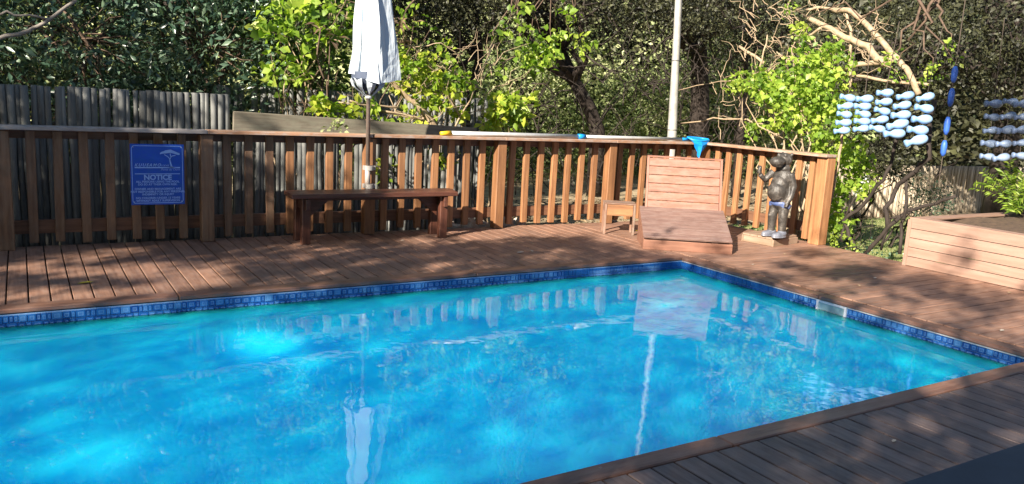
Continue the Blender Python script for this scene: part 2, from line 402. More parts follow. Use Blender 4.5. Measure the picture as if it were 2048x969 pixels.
# ------------------------------------------------------------------ rustic pole fences
def pole_fence(label, x0, x1, y0, y1, z0, ztop, pitch, r, wob=.012, skip=0., mat=polewood, group=None):
    L = math.hypot(x1-x0, y1-y0); n = int(L/pitch)
    root = empty('pole_fence', (x0, y0, z0), label, 'pole fence', group)
    protos = []
    for k in range(6):
        m = MB(); H = 1.0; pts = []; rs = []
        for j in range(6):
            pts.append((0 if j in (0,) else random.uniform(-.006, .006), random.uniform(-.006, .006), H*j/5)); rs.append(random.uniform(.85, 1.1))
        m2 = MB(); m2.tube(pts, [q*1. for q in rs], 7)
        # local X along the length so that the grain follows it; the radius is unit, scaled by the object
        v = []
        for i, q in enumerate(m2.v):
            j = i//7; c = pts[j]; v.append((H*j/5, c[0]+(q[0]-c[0])*r, c[1]+(q[1]-c[1])*r))
        m2.v = v; me = m2.mesh('pole', True); me.polygons[len(me.polygons)-1].use_smooth = False; me.polygons[len(me.polygons)-2].use_smooth = False; me.materials.append(mat); protos.append(me)
    for i in range(n):
        if False and random.random() < skip: continue
        t = (i+.5)/n; x = x0+(x1-x0)*t; y = y0+(y1-y0)*t
        zt = ztop(t) if callable(ztop) else ztop
        lean = Vector((random.gauss(0, wob), random.gauss(0, wob*.5), 1)).normalized()
        a = Vector((0, 1, 0)).cross(lean).normalized(); b_ = lean.cross(a)
        H = zt-z0+random.uniform(-.004, .008); s = random.uniform(.72, 1.15)
        M = Matrix((lean*H, a*s, b_*s)).transposed().to_4x4(); M.translation = (x+random.uniform(-.006, .006), y+random.uniform(-.012, .012), z0)
        link('pole', random.choice(protos), None, root, M @ Matrix.Rotation(random.uniform(0, 6), 4, 'X') if False else M)
    u = Vector((x1-x0, y1-y0, 0)).normalized(); nn = Vector((-u.y, u.x, 0))
    for zz in (.25, .8):
        zt = ztop(.5) if callable(ztop) else ztop
        p = Vector((x0, y0, z0+(zt-z0)*zz))+nn*.05; q = Vector((x1, y1, z0+(zt-z0)*zz))+nn*.05
        board('batten', p, q, .05, .03, greywood, root)
    return root
pole_fence('tall grey rustic pole fence close behind the left end of the deck railing', -1.6, 1.84, 8.55, 8.62, -.3, 1.39, .060, .037, wob=.006)
pole_fence('low grey pole fence under the weathered plank behind the bench', 1.90, 4.75, 8.66, 8.72, -.3, lambda t: 1.02, .060, .034)
pole_fence('farther thin pole fence half hidden by twigs behind the weathered plank', 1.9, 5.6, 9.9, 9.9, -.3, 1.48, .060, .033)
o = board('weathered_plank', (1.88, 8.60, 1.125), (4.75, 8.64, 1.03), .05, .20, greywood, None)
tag(o, 'thick weathered grey plank lying level behind the railing beside the parasol tube', 'plank')
bgpole = wood('pale_pole_wood', (.25, .20, .14), (.42, .35, .26), (.56, .48, .37), .7, None, 0, 14, .5)
pole_fence('pale sunlit pole fence beyond the lawn behind the planter box', 11.2, 23.0, 9.1, 8.4, -.3, lambda t: .66, .085, .036, mat=bgpole)

# ------------------------------------------------------------------ notice sign
def text_mesh(body, size, loc, mat, parent, name='lettering', align='CENTER', shear=0., space=1., bold=0.):
    cu = bpy.data.curves.new(name, 'FONT'); cu.body = body; cu.size = size; cu.align_x = align; cu.shear = shear
    cu.space_character = space; cu.extrude = .0006; cu.offset = bold; cu.resolution_u = 3
    t = bpy.data.objects.new(name, cu); COL.objects.link(t)
    dg = bpy.context.evaluated_depsgraph_get(); me = bpy.data.meshes.new_from_object(t.evaluated_get(dg))
    bpy.data.objects.remove(t); me.materials.clear()
    M = Matrix.Translation(loc) @ Matrix.Rotation(R_(90), 4, 'X')
    return link(name, me, mat, parent, M)
SXL, SXR, SZB, SZT, SYF = .825, 1.277, .375, .927, 7.868
signblue = plain('sign_blue', (.008, .07, .56), .35, col2=(.012, .09, .48), sc=22)
signink = plain('sign_pale_blue_print', (.30, .50, .95), .5, col2=(.26, .44, .9))
sg = empty('notice_sign', (1.05, SYF, .65), 'blue rectangular notice board with pale lettering and a flat topped tree fixed to the railing', 'sign')
m = MB(); m.box((1.051, SYF, .651), (.452, .006, .552)); m.build('panel', signblue, sg)
def sx(u): return SXL+u*.452
def sz(v): return SZT-v*.552
YF = SYF-.0042
m = MB()
def bar(m, a, b, t, y=YF):
    a, b = Vector((a[0], 0, a[1])), Vector((b[0], 0, b[1])); d = (b-a).normalized(); n = Vector((-d.z, 0, d.x))*t/2
    vs = [a-n, b-n, b+n, a+n]; m.add([(v.x, y, v.z) for v in vs]+[(v.x, y+.0015, v.z) for v in vs], [(0, 1, 2, 3), (0, 4, 5, 1), (1, 5, 6, 2), (2, 6, 7, 3), (3, 7, 4, 0)])
c = .035
P = [(.03+c*.8, .03), (.97-c*.8, .03), (.97, .03+c), (.97, .97-c), (.97-c*.8, .97), (.03+c*.8, .97), (.03, .97-c), (.03, .03+c)]
for i in range(8): bar(m, (sx(P[i][0]), sz(P[i][1])), (sx(P[(i+1) % 8][0]), sz(P[(i+1) % 8][1])), .005)
m.build('border', signink, sg)
m = MB(); bar(m, (sx(.08), sz(.385)), (sx(.92), sz(.385)), .010); bar(m, (sx(.08), sz(.488)), (sx(.92), sz(.488)), .006)
m.build('rule', signink, sg)
m = MB()                                                   # emblem: flat-topped tree
tr = [(.765, .38), (.75, .33), (.735, .28), (.73, .235)]
for a, b_, t in zip(tr[:-1], tr[1:], (.012, .010, .009)): bar(m, (sx(a[0]), sz(a[1])), (sx(b_[0]), sz(b_[1])), t)
for a, b_ in (((.73, .24), (.69, .2)), ((.69, .2), (.63, .17)), ((.735, .24), (.765, .195)), ((.765, .195), (.84, .18)), ((.75, .205), (.74, .15)), ((.71, .38), (.82, .38)), ((.74, .372), (.79, .372))): bar(m, (sx(a[0]), sz(a[1])), (sx(b_[0]), sz(b_[1])), .007)
def fan(m, pts, y):
    n = len(m.v); m.v += [(sx(u), y, sz(v)) for u, v in pts]; m.f.append(tuple(range(n, n+len(pts))))
fan(m, [(.55, .165), (.55, .145), (.58, .125), (.62, .115), (.65, .10), (.70, .093), (.75, .085), (.79, .10), (.83, .115), (.88, .135), (.915, .145), (.925, .165), (.90, .175), (.85, .165), (.80, .15), (.74, .14), (.66, .15), (.60, .155)], YF)
m.build('tree_emblem', signink, sg)
def line(t, u, v, size, **k): return text_mesh(t, size, (sx(u), YF+.0004, sz(v)), signink, sg, **k)
line('KUUSAMO', .075, .365, .037, align='LEFT', shear=.35, space=1.36, bold=.0008)
line('LODGE', .56, .362, .021, align='LEFT', shear=.35)
line('Ponta do Ouro', .56, .432, .026, align='LEFT', shear=.25)
line('NOTICE', .5, .585, .064, bold=.0022)
for v, t in ((.635, 'ALL PERSONS USING THE POOL'), (.68, 'DO SO AT THEIR OWN RISK.'), (.755, 'OWNER AND MANAGEMENT ARE'), (.80, 'NOT RESPONSIBLE FOR ANY PERSONAL'),
             (.845, 'INDEMNITY OR INJURY'), (.905, 'NO CHILDREN UNDER 12 YEARS'), (.95, 'WITHOUT ADULT SUPERVISION')):
    line(t, .5, v-.002, .0255, bold=.0007)
for u, v in ((.06, .05), (.94, .05), (.06, .95), (.94, .95)):
    m = MB(); m.tube([(sx(u), YF-.001, sz(v)), (sx(u), YF+.004, sz(v))], .004, 8); m.build('screw', alu, sg)

# ------------------------------------------------------------------ closed parasol
UX, UY = 3.12, 7.835
UA, UB = at(735, 372, Y=7.835), at(737, 195, Y=7.835); UK = (UB.x-UA.x)/(UB.z-UA.z); UX = UA.x-.49*UK
def ux(z): return UX+UK*z
um = empty('parasol', (UX, UY, .47), 'closed pale blue and white parasol standing in brackets behind the bench', 'parasol')
m = MB(); m.tube([(ux(.475), UY, .475), (ux(3.3), UY, 3.3)], .022, 14); m.build('pole', umbtube, um, True)
m = MB(); m.tube([(ux(.5), UY, .50), (ux(.74), UY, .74)], .028, 14); m.build('sleeve', plain('pale_sleeve', (.40, .35, .32), .5), um, True)
fab = bpy.data.materials.new('parasol_fabric'); nt, b = nodes(fab)
tc = nt.nodes.new('ShaderNodeTexCoord'); nn = noise(nt, mapping(nt, tc.outputs['Object'], (3, 3, 1)), 5, 4, .6)
nt.links.new(ramp(nt, nn, [(.3, (.42, .48, .55)), (.6, (.50, .56, .61))]), b.inputs['Base Color']); b.inputs['Roughness'].default_value = .8
bump(nt, b, noise(nt, mapping(nt, tc.outputs['Object'], (6, 6, 1.2)), 3, 3, .5), .8, .02)
right = Vector((.853, -.519, 0)).normalized(); fwd = Vector((.519, .853, 0)).normalized()
# cross-section corners (right, towards the viewer) for a furled canopy with sharp pleats
CS = [(-.197, .0), (-.185, .07), (-.13, .12), (-.085, .115), (-.07, .085), (-.055, .13), (.03, .17), (.13, .205), (.158, .20), (.165, .165), (.22, .09), (.31, .0), (.325, -.04), (.27, -.07),
      (.20, -.12), (.13, -.21), (.08, -.15), (.0, -.22), (-.06, -.15), (-.14, -.16), (-.18, -.07)]
ZB = [1.665, 1.665, 1.66, 1.655, 1.63, 1.625, 1.60, 1.575, 1.57, 1.59, 1.60, 1.625, 1.625, 1.63, 1.63, 1.6, 1.62, 1.6, 1.63, 1.63, 1.65]
m = MB(); NL = 22; nC = len(CS)
for j in range(NL):
    f = j/(NL-1)
    for i, ((r, t), zb) in enumerate(zip(CS, ZB)):
        z = zb+(3.25-zb)*f
        sc = 1-.40*((z-1.57)/1.0) if z < 2.57 else .60-.52*((z-2.57)/.7)
        sc = max(sc, .08); sc *= 1+.05*math.sin(z*5+i*1.9)
        if f < .08: sc *= 1.02
        wv = .008*math.sin(z*7+i*2.3)
        p = Vector((ux(z), UY, 0))+right*(r*sc+wv)-fwd*(t*sc); m.v.append((p.x, p.y, z))
for j in range(NL-1):
    for i in range(nC):
        a = j*nC+i; b2 = j*nC+(i+1) % nC; m.f.append((a, b2, b2+nC, a+nC))
me = m.mesh('canopy'); o = link('canopy', me, fab, um)
md = o.modifiers.new('thickness', 'SOLIDIFY'); md.thickness = .006
# inner pleats hanging below the hem, gathered on the tube
m = MB(); m = MB(); n = 20
for r, z in [(.165, 1.69), (.165, 1.62), (.12, 1.575), (.05, 1.53), (.028, 1.50)]:
    for k in range(n):
        q = 2*math.pi*k/n; p = Vector((ux(z), UY, 0))+right*(r*math.cos(q)*1.05)-fwd*(r*math.sin(q)); m.v.append((p.x, p.y, z))
for j in range(4):
    for k in range(n): a = j*n+k; b2 = j*n+(k+1) % n; m.f.append((a, a+n, b2+n, b2))
m.build('underside', plain('shaded_underside_cloth', (.07, .09, .14), .8), um)  # dark cone, its colour stands in for the shade under the hem
for k in range(7):
    q = 2*math.pi*(k+.35)/7; h = random.uniform(.0, .05); m = MB(); d = right*math.cos(q)*1.1-fwd*math.sin(q); sd = right*-math.sin(q)-fwd*math.cos(q)
    c0 = Vector((ux(1.6), UY, 0)); w = random.uniform(.045, .06)
    pts = [(d*.155-sd*w, 1.625), (d*.17, 1.60), (d*.155+sd*w, 1.63), (d*.115+sd*w*.7, 1.54), (d*.035, 1.445+h*.3), (d*.12-sd*w*.6, 1.53), (d*.15, 1.545)]
    m.add([(c0.x+v.x, c0.y+v.y, z) for v, z in pts], [(0, 1, 6, 5), (1, 2, 3, 6), (5, 6, 4), (6, 3, 4)])
    o = m.build('hanging_fold', fab, um); md = o.modifiers.new('t', 'SOLIDIFY'); md.thickness = .005
m = MB(); m.tube([(ux(1.44), UY, 1.425), (ux(1.44), UY, 1.455)], .034, 14); m.build('collar', whiteplastic, um, True)
m = MB()
for k in range(8):
    q = 2*math.pi*k/8+.2; d = right*math.cos(q)+fwd*math.sin(q); m.tube([Vector((ux(1.5), UY, 1.47))+d*.03, Vector((ux(1.5), UY, 1.62))+d*.15], .006, 6)
m.build('rib_tips', plain('dark_ribs', (.03, .03, .035), .5), um)

# ------------------------------------------------------------------ bench
be = empty('bench', (3.05, 7.66, 0), 'long dark brown timber bench in front of the railing under the closed parasol', 'bench')
for k, y in enumerate((7.50, 7.615, 7.73)): board('seat_plank', (2.16+.01*k, y+.01, .478), (3.93+.03*k, y+.01, .478), .108, .045, benchwood, be, bev=.005)
for X in (2.32, 3.80):
    for y in (7.545, 7.775): board('leg', (X, y, 0), (X, y, .455), .085, .065, benchwood, be, up=(0, 1, 0), bev=.004)
    board('end_apron', (X, 7.47, .395), (X, 7.85, .395), .04, .11, benchwood, be, up=(0, 0, 1), bev=.003)
    s = 1 if X < 3 else -1
    m = MB(); a = X+s*.035
    for y in (7.62, 7.66): m.v += [(a, y, .45), (a+s*.26, y, .45), (a, y, .23)]
    m.f += [(0, 1, 2), (3, 5, 4), (0, 3, 4, 1), (1, 4, 5, 2), (2, 5, 3, 0)]; m.build('gusset', benchwood, be)
board('stretcher', (2.36, 7.66, .43), (3.77, 7.66, .43), .09, .035, benchwood, be, bev=.003)

# ------------------------------------------------------------------ pool lounger
LO = Vector((5.61, 6.38, 0)); LU = Vector((.8243, -.5661, 0)); LV = Vector((.5661, .8243, 0))
def LP(u, v, z): return LO+LU*u+LV*v+Vector((0, 0, z))
lg = empty('lounger', LO, 'reddish slatted timber lounger with upright back standing at the corner of the pool', 'lounger')
for k in range(7):
    v0 = .012+k*.088; z0 = .118+(.375-.118)*(v0/.62); v1 = v0+.082; z1 = .118+(.375-.118)*(v1/.62)
    up = (LP(0, v1, z1)-LP(0, v0, z0)).cross(LU)*-1
    if up.z < 0: up = -up
    board('seat_slat', LP(.0, (v0+v1)/2, (z0+z1)/2), LP(.94, (v0+v1)/2, (z0+z1)/2), .086, .022, loungeseat, lg, up=up, bev=.002)
board('front_board', LP(0, -.004, .052), LP(.94, -.004, .052), .024, .104, loungeframe, lg, bev=.003)
for u in (.012, .928):
    m = MB(); pts = [(0.02, 0), (.62, 0), (.62, .355), (.02, .098)]
    for uu in (u-.012, u+.012):
        m.v += [tuple(LP(uu, a, z)) for a, z in pts]
    m.f += [(0, 1, 2, 3), (7, 6, 5, 4), (0, 4, 5, 1), (1, 5, 6, 2), (2, 6, 7, 3), (3, 7, 4, 0)]; m.build('side_board', loungeframe, lg)
B0, B1 = (.615, .36), (.775, .925)
bd = (LP(0, B1[0], B1[1])-LP(0, B0[0], B0[1])).normalized(); bn = bd.cross(LU).normalized()
if bn.dot(LV) > 0: bn = -bn
for k in range(6):
    a = (k+.5)/6; c0 = LP(.085, B0[0]+(B1[0]-B0[0])*a, B0[1]+(B1[1]-B0[1])*a)
    board('back_slat', c0, c0+LU*.80, .0915, .022, loungewood, lg, up=bn, bev=.0025)
for u in (.072, .900):
    board('back_frame', LP(u, B0[0]-.02, .30)-bn*.004, LP(u, B1[0], B1[1]+.006)-bn*.004, .026, .034, loungewood, lg, up=bn, bev=.002)
c0 = LP(.06, B1[0]+.004, B1[1]+.016); board('back_cap', c0, c0+LU*.855, .03, .02, loungewood, lg, bev=.002)
for u in (.14, .82):
    board('back_brace', LP(u, .80, .80), LP(u, 1.02, .0), .04, .03, loungeframe, lg, bev=.002)
    board('rear_leg', LP(u, .64, 0), LP(u, .64, .35), .05, .05, loungeframe, lg, up=tuple(LV), bev=.002)
board('brace_rail', LP(.1, .98, .12), LP(.86, .98, .12), .04, .03, loungeframe, lg, bev=.002)

# ------------------------------------------------------------------ small side table
ST = Vector((5.79, 7.285, 0)); SU = Vector((.85, -.527, 0)).normalized(); SV = Vector((.527, .85, 0)).normalized()
st = empty('side_table', ST, 'small low wooden side table with orange brown apron left of the lounger', 'side table')
def SP(u, v, z): return ST+SU*u+SV*v+Vector((0, 0, z))
stw = wood('side_table_wood', (.13, .065, .04), (.23, .125, .085), (.30, .18, .13), .5, (.28, .25, .21), .5, 20, .2)
for k in range(3): board('top_slat', SP(-.015, .03+.09*k, .362), SP(.35, .03+.09*k, .362), .084, .016, stw, st, bev=.002)
for u in (.0, .335):
    for v in (0, .21): board('leg', SP(u, v, 0), SP(u, v, .353), .026, .024, stw, st, up=tuple(SV), bev=.002)
for v in (0, .21): board('apron', SP(.017, v, .285), SP(.318, v, .285), .018, .13, railwood, st, bev=.002)
board('side_rail', SP(0, .015, .30), SP(0, .195, .30), .018, .08, stw, st); board('side_rail', SP(.335, .015, .30), SP(.335, .195, .30), .018, .08, stw, st)

# ------------------------------------------------------------------ hippo statue (one continuous carved body)
def blob(parts, voxel, name, mat, parent, smooth=3):
    """parts: spheres ('s', centre, radii, M) and capsules ('c', points, radii); fused with a voxel remesh into one skin"""
    m = MB()
    for p in parts:
        if p[0] == 's':
            c, r = Vector(p[1]), p[2]; n = len(m.v)
            prof = [(math.sin(math.pi*k/12), -math.cos(math.pi*k/12)) for k in range(1, 12)]; m.lathe(prof, 16)
            A = p[3] if len(p) > 3 else None
            for i in range(n, len(m.v)):
                v = Vector(m.v[i]); v = Vector((v.x*r[0], v.y*r[1], v.z*r[2])); v = (A @ v if A else v)+c; m.v[i] = tuple(v)
        else: m.tube(p[1], p[2], 12)
    me = m.mesh('tmp'); o = bpy.data.objects.new('tmp', me); COL.objects.link(o)
    md = o.modifiers.new('r', 'REMESH'); md.mode = 'VOXEL'; md.voxel_size = voxel; md.use_smooth_shade = True
    sm = o.modifiers.new('s', 'SMOOTH'); sm.iterations = smooth; sm.factor = .5
    dg = bpy.context.evaluated_depsgraph_get(); me2 = bpy.data.meshes.new_from_object(o.evaluated_get(dg)); bpy.data.objects.remove(o)
    me2.name = name; me2.materials.clear(); return link(name, me2, mat, parent)
HC = at(1551, 474, Z=.10); HF = (right*-.80-fwd*.60).normalized(); HS = Vector((0, 0, 1)).cross(HF).normalized()*1.0
if HS.dot(-fwd) < 0: HS = -HS                             # HS points to the side nearer the pool
def HP(f, s, z): return Vector((HC.x, HC.y, 0))+HF*f+HS*s+Vector((0, 0, z))
HM = Matrix((HF, HS, Vector((0, 0, 1)))).transposed()
hp = empty('hippo_statue', (HC.x, HC.y, 0), 'dark polished hippo statue standing upright on a square plinth in blue swimming trunks', 'statue')
parts = [('s', HP(.0, 0, .60), (.105, .120, .15), HM), ('s', HP(.068, 0, .625), (.112, .108, .118), HM), ('s', HP(.03, 0, .70), (.10, .105, .12), HM), ('s', HP(-.01, 0, .78), (.092, .115, .12), HM),
         ('s', HP(.0, 0, .885), (.07, .085, .06), HM), ('s', HP(-.01, 0, .985), (.095, .085, .082), HM), ('s', HP(.125, 0, .965), (.095, .085, .058), HM),
         ('s', HP(.15, .035, .985), (.032, .026, .030), HM), ('s', HP(.15, -.035, .985), (.032, .026, .030), HM), ('s', HP(.12, 0, .918), (.06, .062, .020), HM),
         ('s', HP(.045, .045, 1.035), (.026, .022, .028), HM), ('s', HP(.045, -.045, 1.035), (.026, .022, .028), HM),
         ('s', HP(-.05, .060, 1.050), (.016, .020, .022), HM), ('s', HP(-.05, -.060, 1.050), (.016, .020, .022), HM),
         ('s', HP(-.02, 0, .50), (.095, .112, .09), HM),
         ('c', [HP(-.01, .10, .84), HP(-.04, .135, .70), HP(-.01, .135, .58), HP(.04, .122, .49)], [.040, .038, .032, .026]),
         ('c', [HP(.0, -.12, .84), HP(.06, -.19, .74), HP(.14, -.20, .80)], [.045, .04, .03]),
         ('s', HP(.155, -.20, .845), (.030, .026, .045), HM),
         ('c', [HP(-.02, .06, .50), HP(.0, .066, .34), HP(-.01, .068, .17), HP(-.005, .07, .12)], [.066, .054, .044, .048]),
         ('c', [HP(-.02, -.06, .50), HP(.01, -.066, .34), HP(.0, -.068, .17), HP(.005, -.07, .12)], [.066, .054, .044, .048])]
for k in range(4): parts.append(('c', [HP(.045, .108+.011*k, .495), HP(.062, .105+.011*k, .462)], [.009, .007]))
for k in range(4): parts.append(('c', [HP(.15, -.222+.014*k, .875), HP(.165, -.222+.014*k, .905)], [.009, .007]))
blob(parts, .0075, 'body', statuem, hp, 5)
blob([('s', HP(-.018, 0, .495), (.102, .119, .055), HM), ('c', [HP(-.02, .07, .49), HP(-.012, .066, .44)], [.072, .062]), ('c', [HP(-.02, -.07, .49), HP(-.008, -.066, .44)], [.072, .062])], .009, 'swimming_trunks', trunksm, hp, 1)
for s in (.07, -.07):
    blob([('s', HP(.05, s, .135), (.105, .055, .034), HM), ('s', HP(-.01, s, .15), (.06, .052, .045), HM), ('s', HP(.04, s, .112), (.12, .06, .014), HM)], .007, 'shoe', shoem, hp, 1)
m = MB()
for s in (.036, -.036):
    m.lathe([(0.001, -.008), (.006, -.006), (.008, 0), (.006, .006), (.001, .008)], 8, Matrix.Translation(HP(.062, s*1.3, 1.045)))
m.build('eyes', plain('black_gloss', (.01, .01, .01), .1), hp, True)
pl = empty('statue_plinth', (7.44, 6.26, 0), 'low square pale timber plinth under the hippo statue beside the corner post', 'plinth')
A = Vector((7.09, 6.44, 0)); B = Vector((7.25, 6.05, 0)); C_ = Vector((7.76, 6.13, 0)); pu = (C_-B).normalized(); pv = Vector((-pu.y, pu.x, 0))
L1 = (C_-B).length; L2 = .40
for k in range(4): board('top_plank', B+pv*(.055+.1*k)+pu*.0+Vector((0, 0, .088)), B+pv*(.055+.1*k)+pu*L1+Vector((0, 0, .088)), .096, .022, stonewood, pl, bev=.003)
for a, b2 in ((B, B+pu*L1), (B+pv*L2, B+pv*L2+pu*L1)): board('side_plank', a+Vector((0, 0, .038)), b2+Vector((0, 0, .038)), .025, .076, stonewood, pl, bev=.002)
for a in (B+pu*.013, B+pu*(L1-.013)): board('side_plank', a+pv*.014+Vector((0, 0, .038)), a+pv*(L2-.014)+Vector((0, 0, .038)), .025, .074, stonewood, pl, bev=.002)

# ------------------------------------------------------------------ planter box
pb = empty('planter_box', (7.9, 4.0, 0), 'big raised planter box of pale brown composite boards at the right end of the deck', 'planter')
for k in range(5):
    z = .05+k*.098
    board('front_board', (7.885, -.6, z), (7.885, 4.84, z), .025, .092, planterwood, pb, bev=.002)
    board('end_board', (7.90, 4.828, z), (10.6, 4.828, z), .025, .092, planterwood, pb, bev=.002)
board('rim_board', (7.95, -.6, .497), (7.95, 4.845, .497), .15, .02, planterwood, pb, bev=.002)
board('rim_board', (8.03, 4.78, .497), (10.6, 4.78, .497), .13, .02, planterwood, pb, bev=.002)
board('corner_trim', (7.872, 4.835, 0), (7.872, 4.835, .485), .012, .04, planterwood, pb, up=(0, 1, 0), bev=0)
m = MB(); xs = 20
for j in range(21):
    for i in range(xs+1):
        x, y = 8.02+i*2.6/xs, -.55+j*5.28/20; m.v.append((x, y, .455+.03*math.sin(x*5+y*3)*math.cos(y*4)+.12*max(0, (x-8.6)/2)))
for j in range(20):
    for i in range(xs): a = j*(xs+1)+i; m.f.append((a, a+1, a+xs+2, a+xs+1))
m.build('soil', soil, pb, True)

# ------------------------------------------------------------------ pool net pole resting on the rail
npole = empty('pool_net', (5.8, 7.93, 1.09), 'long silver telescopic pole with a blue pool net resting along the railing top', 'pool net')
a, b_ = Vector((4.06, 7.94, 1.092)), Vector((7.50, 7.94, 1.092))
m = MB(); m.tube([a, a.lerp(b_, .52)], .025, 12); m.build('outer_tube', alu, npole, True)
m = MB(); m.tube([a.lerp(b_, .52), b_], .021, 12); m.build('inner_tube', alu, npole, True)
m = MB(); m.tube([a.lerp(b_, .505), a.lerp(b_, .535)], .031, 12); m.build('lock_ring', blueplastic, npole, True)
m = MB(); m.tube([a+Vector((-.13, -.01, -.006)), a+Vector((.0, 0, 0))], [.020, .030], 10); m.build('grip', yellowplastic, npole, True)
m = MB(); m.tube([b_+Vector((-.03, 0, 0)), b_+Vector((.12, 0, .0))], .02, 10); m.build('socket', blueplastic, npole, True)
net = MB()
fr = [b_+Vector((.10, .0, .03)), b_+Vector((.10, -.10, .0)), b_+Vector((.22, -.14, -.01)), b_+Vector((.38, -.12, .0)), b_+Vector((.47, -.02, .01)), b_+Vector((.40, .09, .02)), b_+Vector((.2, .09, .03))]
nf = len(fr); net.v += [tuple(v) for v in fr]
for s, dz in ((.75, -.05), (.45, -.12), (.12, -.19)):
    cc = b_+Vector((.22, -.12, 0))
    for i, v in enumerate(fr):
        q = cc.lerp(v, s); q.y = min(q.y, 7.845)-random.uniform(0, .02); q.z = fr[i].z+dz*random.uniform(.75, 1.15)+.02*math.sin(i*2.4); q.x += random.uniform(-.02, .02); net.v.append(tuple(q))
for j in range(3):
    for i in range(nf): net.f.append((j*nf+i, j*nf+(i+1) % nf, (j+1)*nf+(i+1) % nf, (j+1)*nf+i))
net.f.append(tuple(3*nf+i for i in range(nf)))
o = net.build('net_bag', bluenet, npole); md = o.modifiers.new('t', 'SOLIDIFY'); md.thickness = .004
m = MB(); m.tube(fr+[fr[0]], .011, 8, False); m.build('net_frame', blueplastic, npole, True)

# ------------------------------------------------------------------ lamp post behind the railing
lp = empty('lamp_post', (7.84, 8.5, -.3), 'tall tapering pale metal lamp post rising just behind the railing corner', 'lamp post')
m = MB(); p0 = Vector((7.84, 8.5, -.3)); tl = (at(1357, 0, Y=8.5)-at(1344, 275, Y=8.5)).normalized(); p0 = at(1344, 275, Y=8.5)-tl*1.4
m.tube([p0+tl*s for s in (0, 1.2, 2.4, 3.8, 5.6)], [.078, .070, .052, .042, .035], 20); m.build('shaft', metalpole, lp, True)
m = MB(); m.tube([p0+tl*s+Vector((.03, -.055+.006*s, 0)) for s in (0.9, 1.5, 2.2, 3.0, 4.6)], .007, 6); m.build('cable', plain('black_cable', (.02, .02, .02), .6), lp, True)
for s in (1.5, 2.45):
    m = MB(); r = .068 if s < 2 else .056; m.tube([p0+tl*s, p0+tl*(s+.012)], r, 18); m.build('strap', plain('dark_strap', (.12, .12, .12), .5), lp, True)
m = MB(); q = p0+tl*5.6; m.lathe([(.03, 0), (.06, .05), (.16, .12), (.17, .16), (.05, .26), (.01, .3)], 16, Matrix.Translation(q)); m.build('lamp_head', whiteplastic, lp, True)

# ------------------------------------------------------------------ hanging strings of bottle shapes
def bottle_mesh(mat, s=1.0):
    m = MB(); prof = [(.004, -.100), (.034, -.098), (.036, -.082), (.026, -.060), (.024, -.046), (.034, -.026), (.044, -.004), (.049, .028), (.045, .060), (.028, .084), (.003, .096)]
    m.lathe([(r*s, z*s) for r, z in prof], 14, Matrix.Rotation(R_(90), 4, 'Y')); me = m.mesh('bottle', True); me.materials.append(mat); return me
bA, bB = bottle_mesh(bottlemat, .95), bottle_mesh(bottledark, .9)
names5 = ['leftmost string of pale blue bottle shapes beside the pale leaning stick', 'second string of pale blue bottle shapes from the leaning stick', 'middle string of five pale blue bottle shapes hanging nearest the twisted branches',
          'fourth string of pale blue bottle shapes hanging right of the middle one', 'rightmost of the five bright strings of pale blue bottle shapes']
cols = [((1695, 196), (1684, 262)), ((1729, 198), (1722, 258)), ((1771, 186), (1757, 258)), ((1812, 192), (1790, 268)), ((1853, 195), (1833, 282))]
for ci, ((x0, y0), (x1, y1)) in enumerate(cols):
    a, b_ = at(x0, y0, X=7.98+.03*ci), at(x1, y1, X=7.98+.03*ci)
    rt = empty('bottle_string', a, names5[ci], 'hanging bottles', 'bright strings of bottle shapes hanging right of the railing')
    m = MB(); m.tube([a+(a-b_).normalized()*.75, a, b_], .004, 5); m.build('string', stringm, rt)
    for k in range(5):
        c = a.lerp(b_, k/4)+Vector((0, random.uniform(-.012, .012), 0)); s = .92+.07*k*(ci > 2)+random.uniform(-.05, .05)
        d = right*-1; ang = random.uniform(-.22, .22)-.12*(ci > 2)
        z = (right*math.cos(ang)+Vector((0, 0, -math.sin(ang)))).normalized(); y = Vector((0, 0, 1)).cross(z).normalized(); xx = y.cross(z)
        M = Matrix((z*s*1.08, y*s, xx*s)).transposed().to_4x4(); M.translation = c
        link('bottle', bA, None, rt, M)
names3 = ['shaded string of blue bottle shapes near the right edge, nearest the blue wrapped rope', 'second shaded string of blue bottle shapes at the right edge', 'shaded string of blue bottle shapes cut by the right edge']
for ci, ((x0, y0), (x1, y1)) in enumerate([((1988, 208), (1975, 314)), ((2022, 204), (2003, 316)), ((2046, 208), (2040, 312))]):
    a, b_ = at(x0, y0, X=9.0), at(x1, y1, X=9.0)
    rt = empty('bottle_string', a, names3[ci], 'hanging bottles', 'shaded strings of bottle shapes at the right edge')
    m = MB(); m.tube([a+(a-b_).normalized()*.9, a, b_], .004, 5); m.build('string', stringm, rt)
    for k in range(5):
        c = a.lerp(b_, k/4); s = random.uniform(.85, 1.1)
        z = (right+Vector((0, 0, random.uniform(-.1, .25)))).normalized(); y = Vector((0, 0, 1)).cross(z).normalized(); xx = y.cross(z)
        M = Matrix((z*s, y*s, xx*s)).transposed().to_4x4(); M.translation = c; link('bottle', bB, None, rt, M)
a, b_ = at(1911, 133, X=8.6), at(1884, 322, X=8.6)
rt = empty('wrapped_rope', a, 'hanging rope wrapped in blue segments between the two sets of bottle strings', 'rope')
m = MB(); m.tube([a+Vector((0, 0, .9)), a, b_, b_+(b_-a).normalized()*.25], .005, 6); m.build('rope', stringm, rt)
for t0, t1 in ((0, .17), (.23, .42), (.53, .72), (.78, .95)):
    m = MB(); pts = [a.lerp(b_, t0+(t1-t0)*k/5) for k in range(6)]; m.tube(pts, [.016, .030, .033, .031, .029, .016], 10); m.build('blue_segment', hatblue, rt, True)

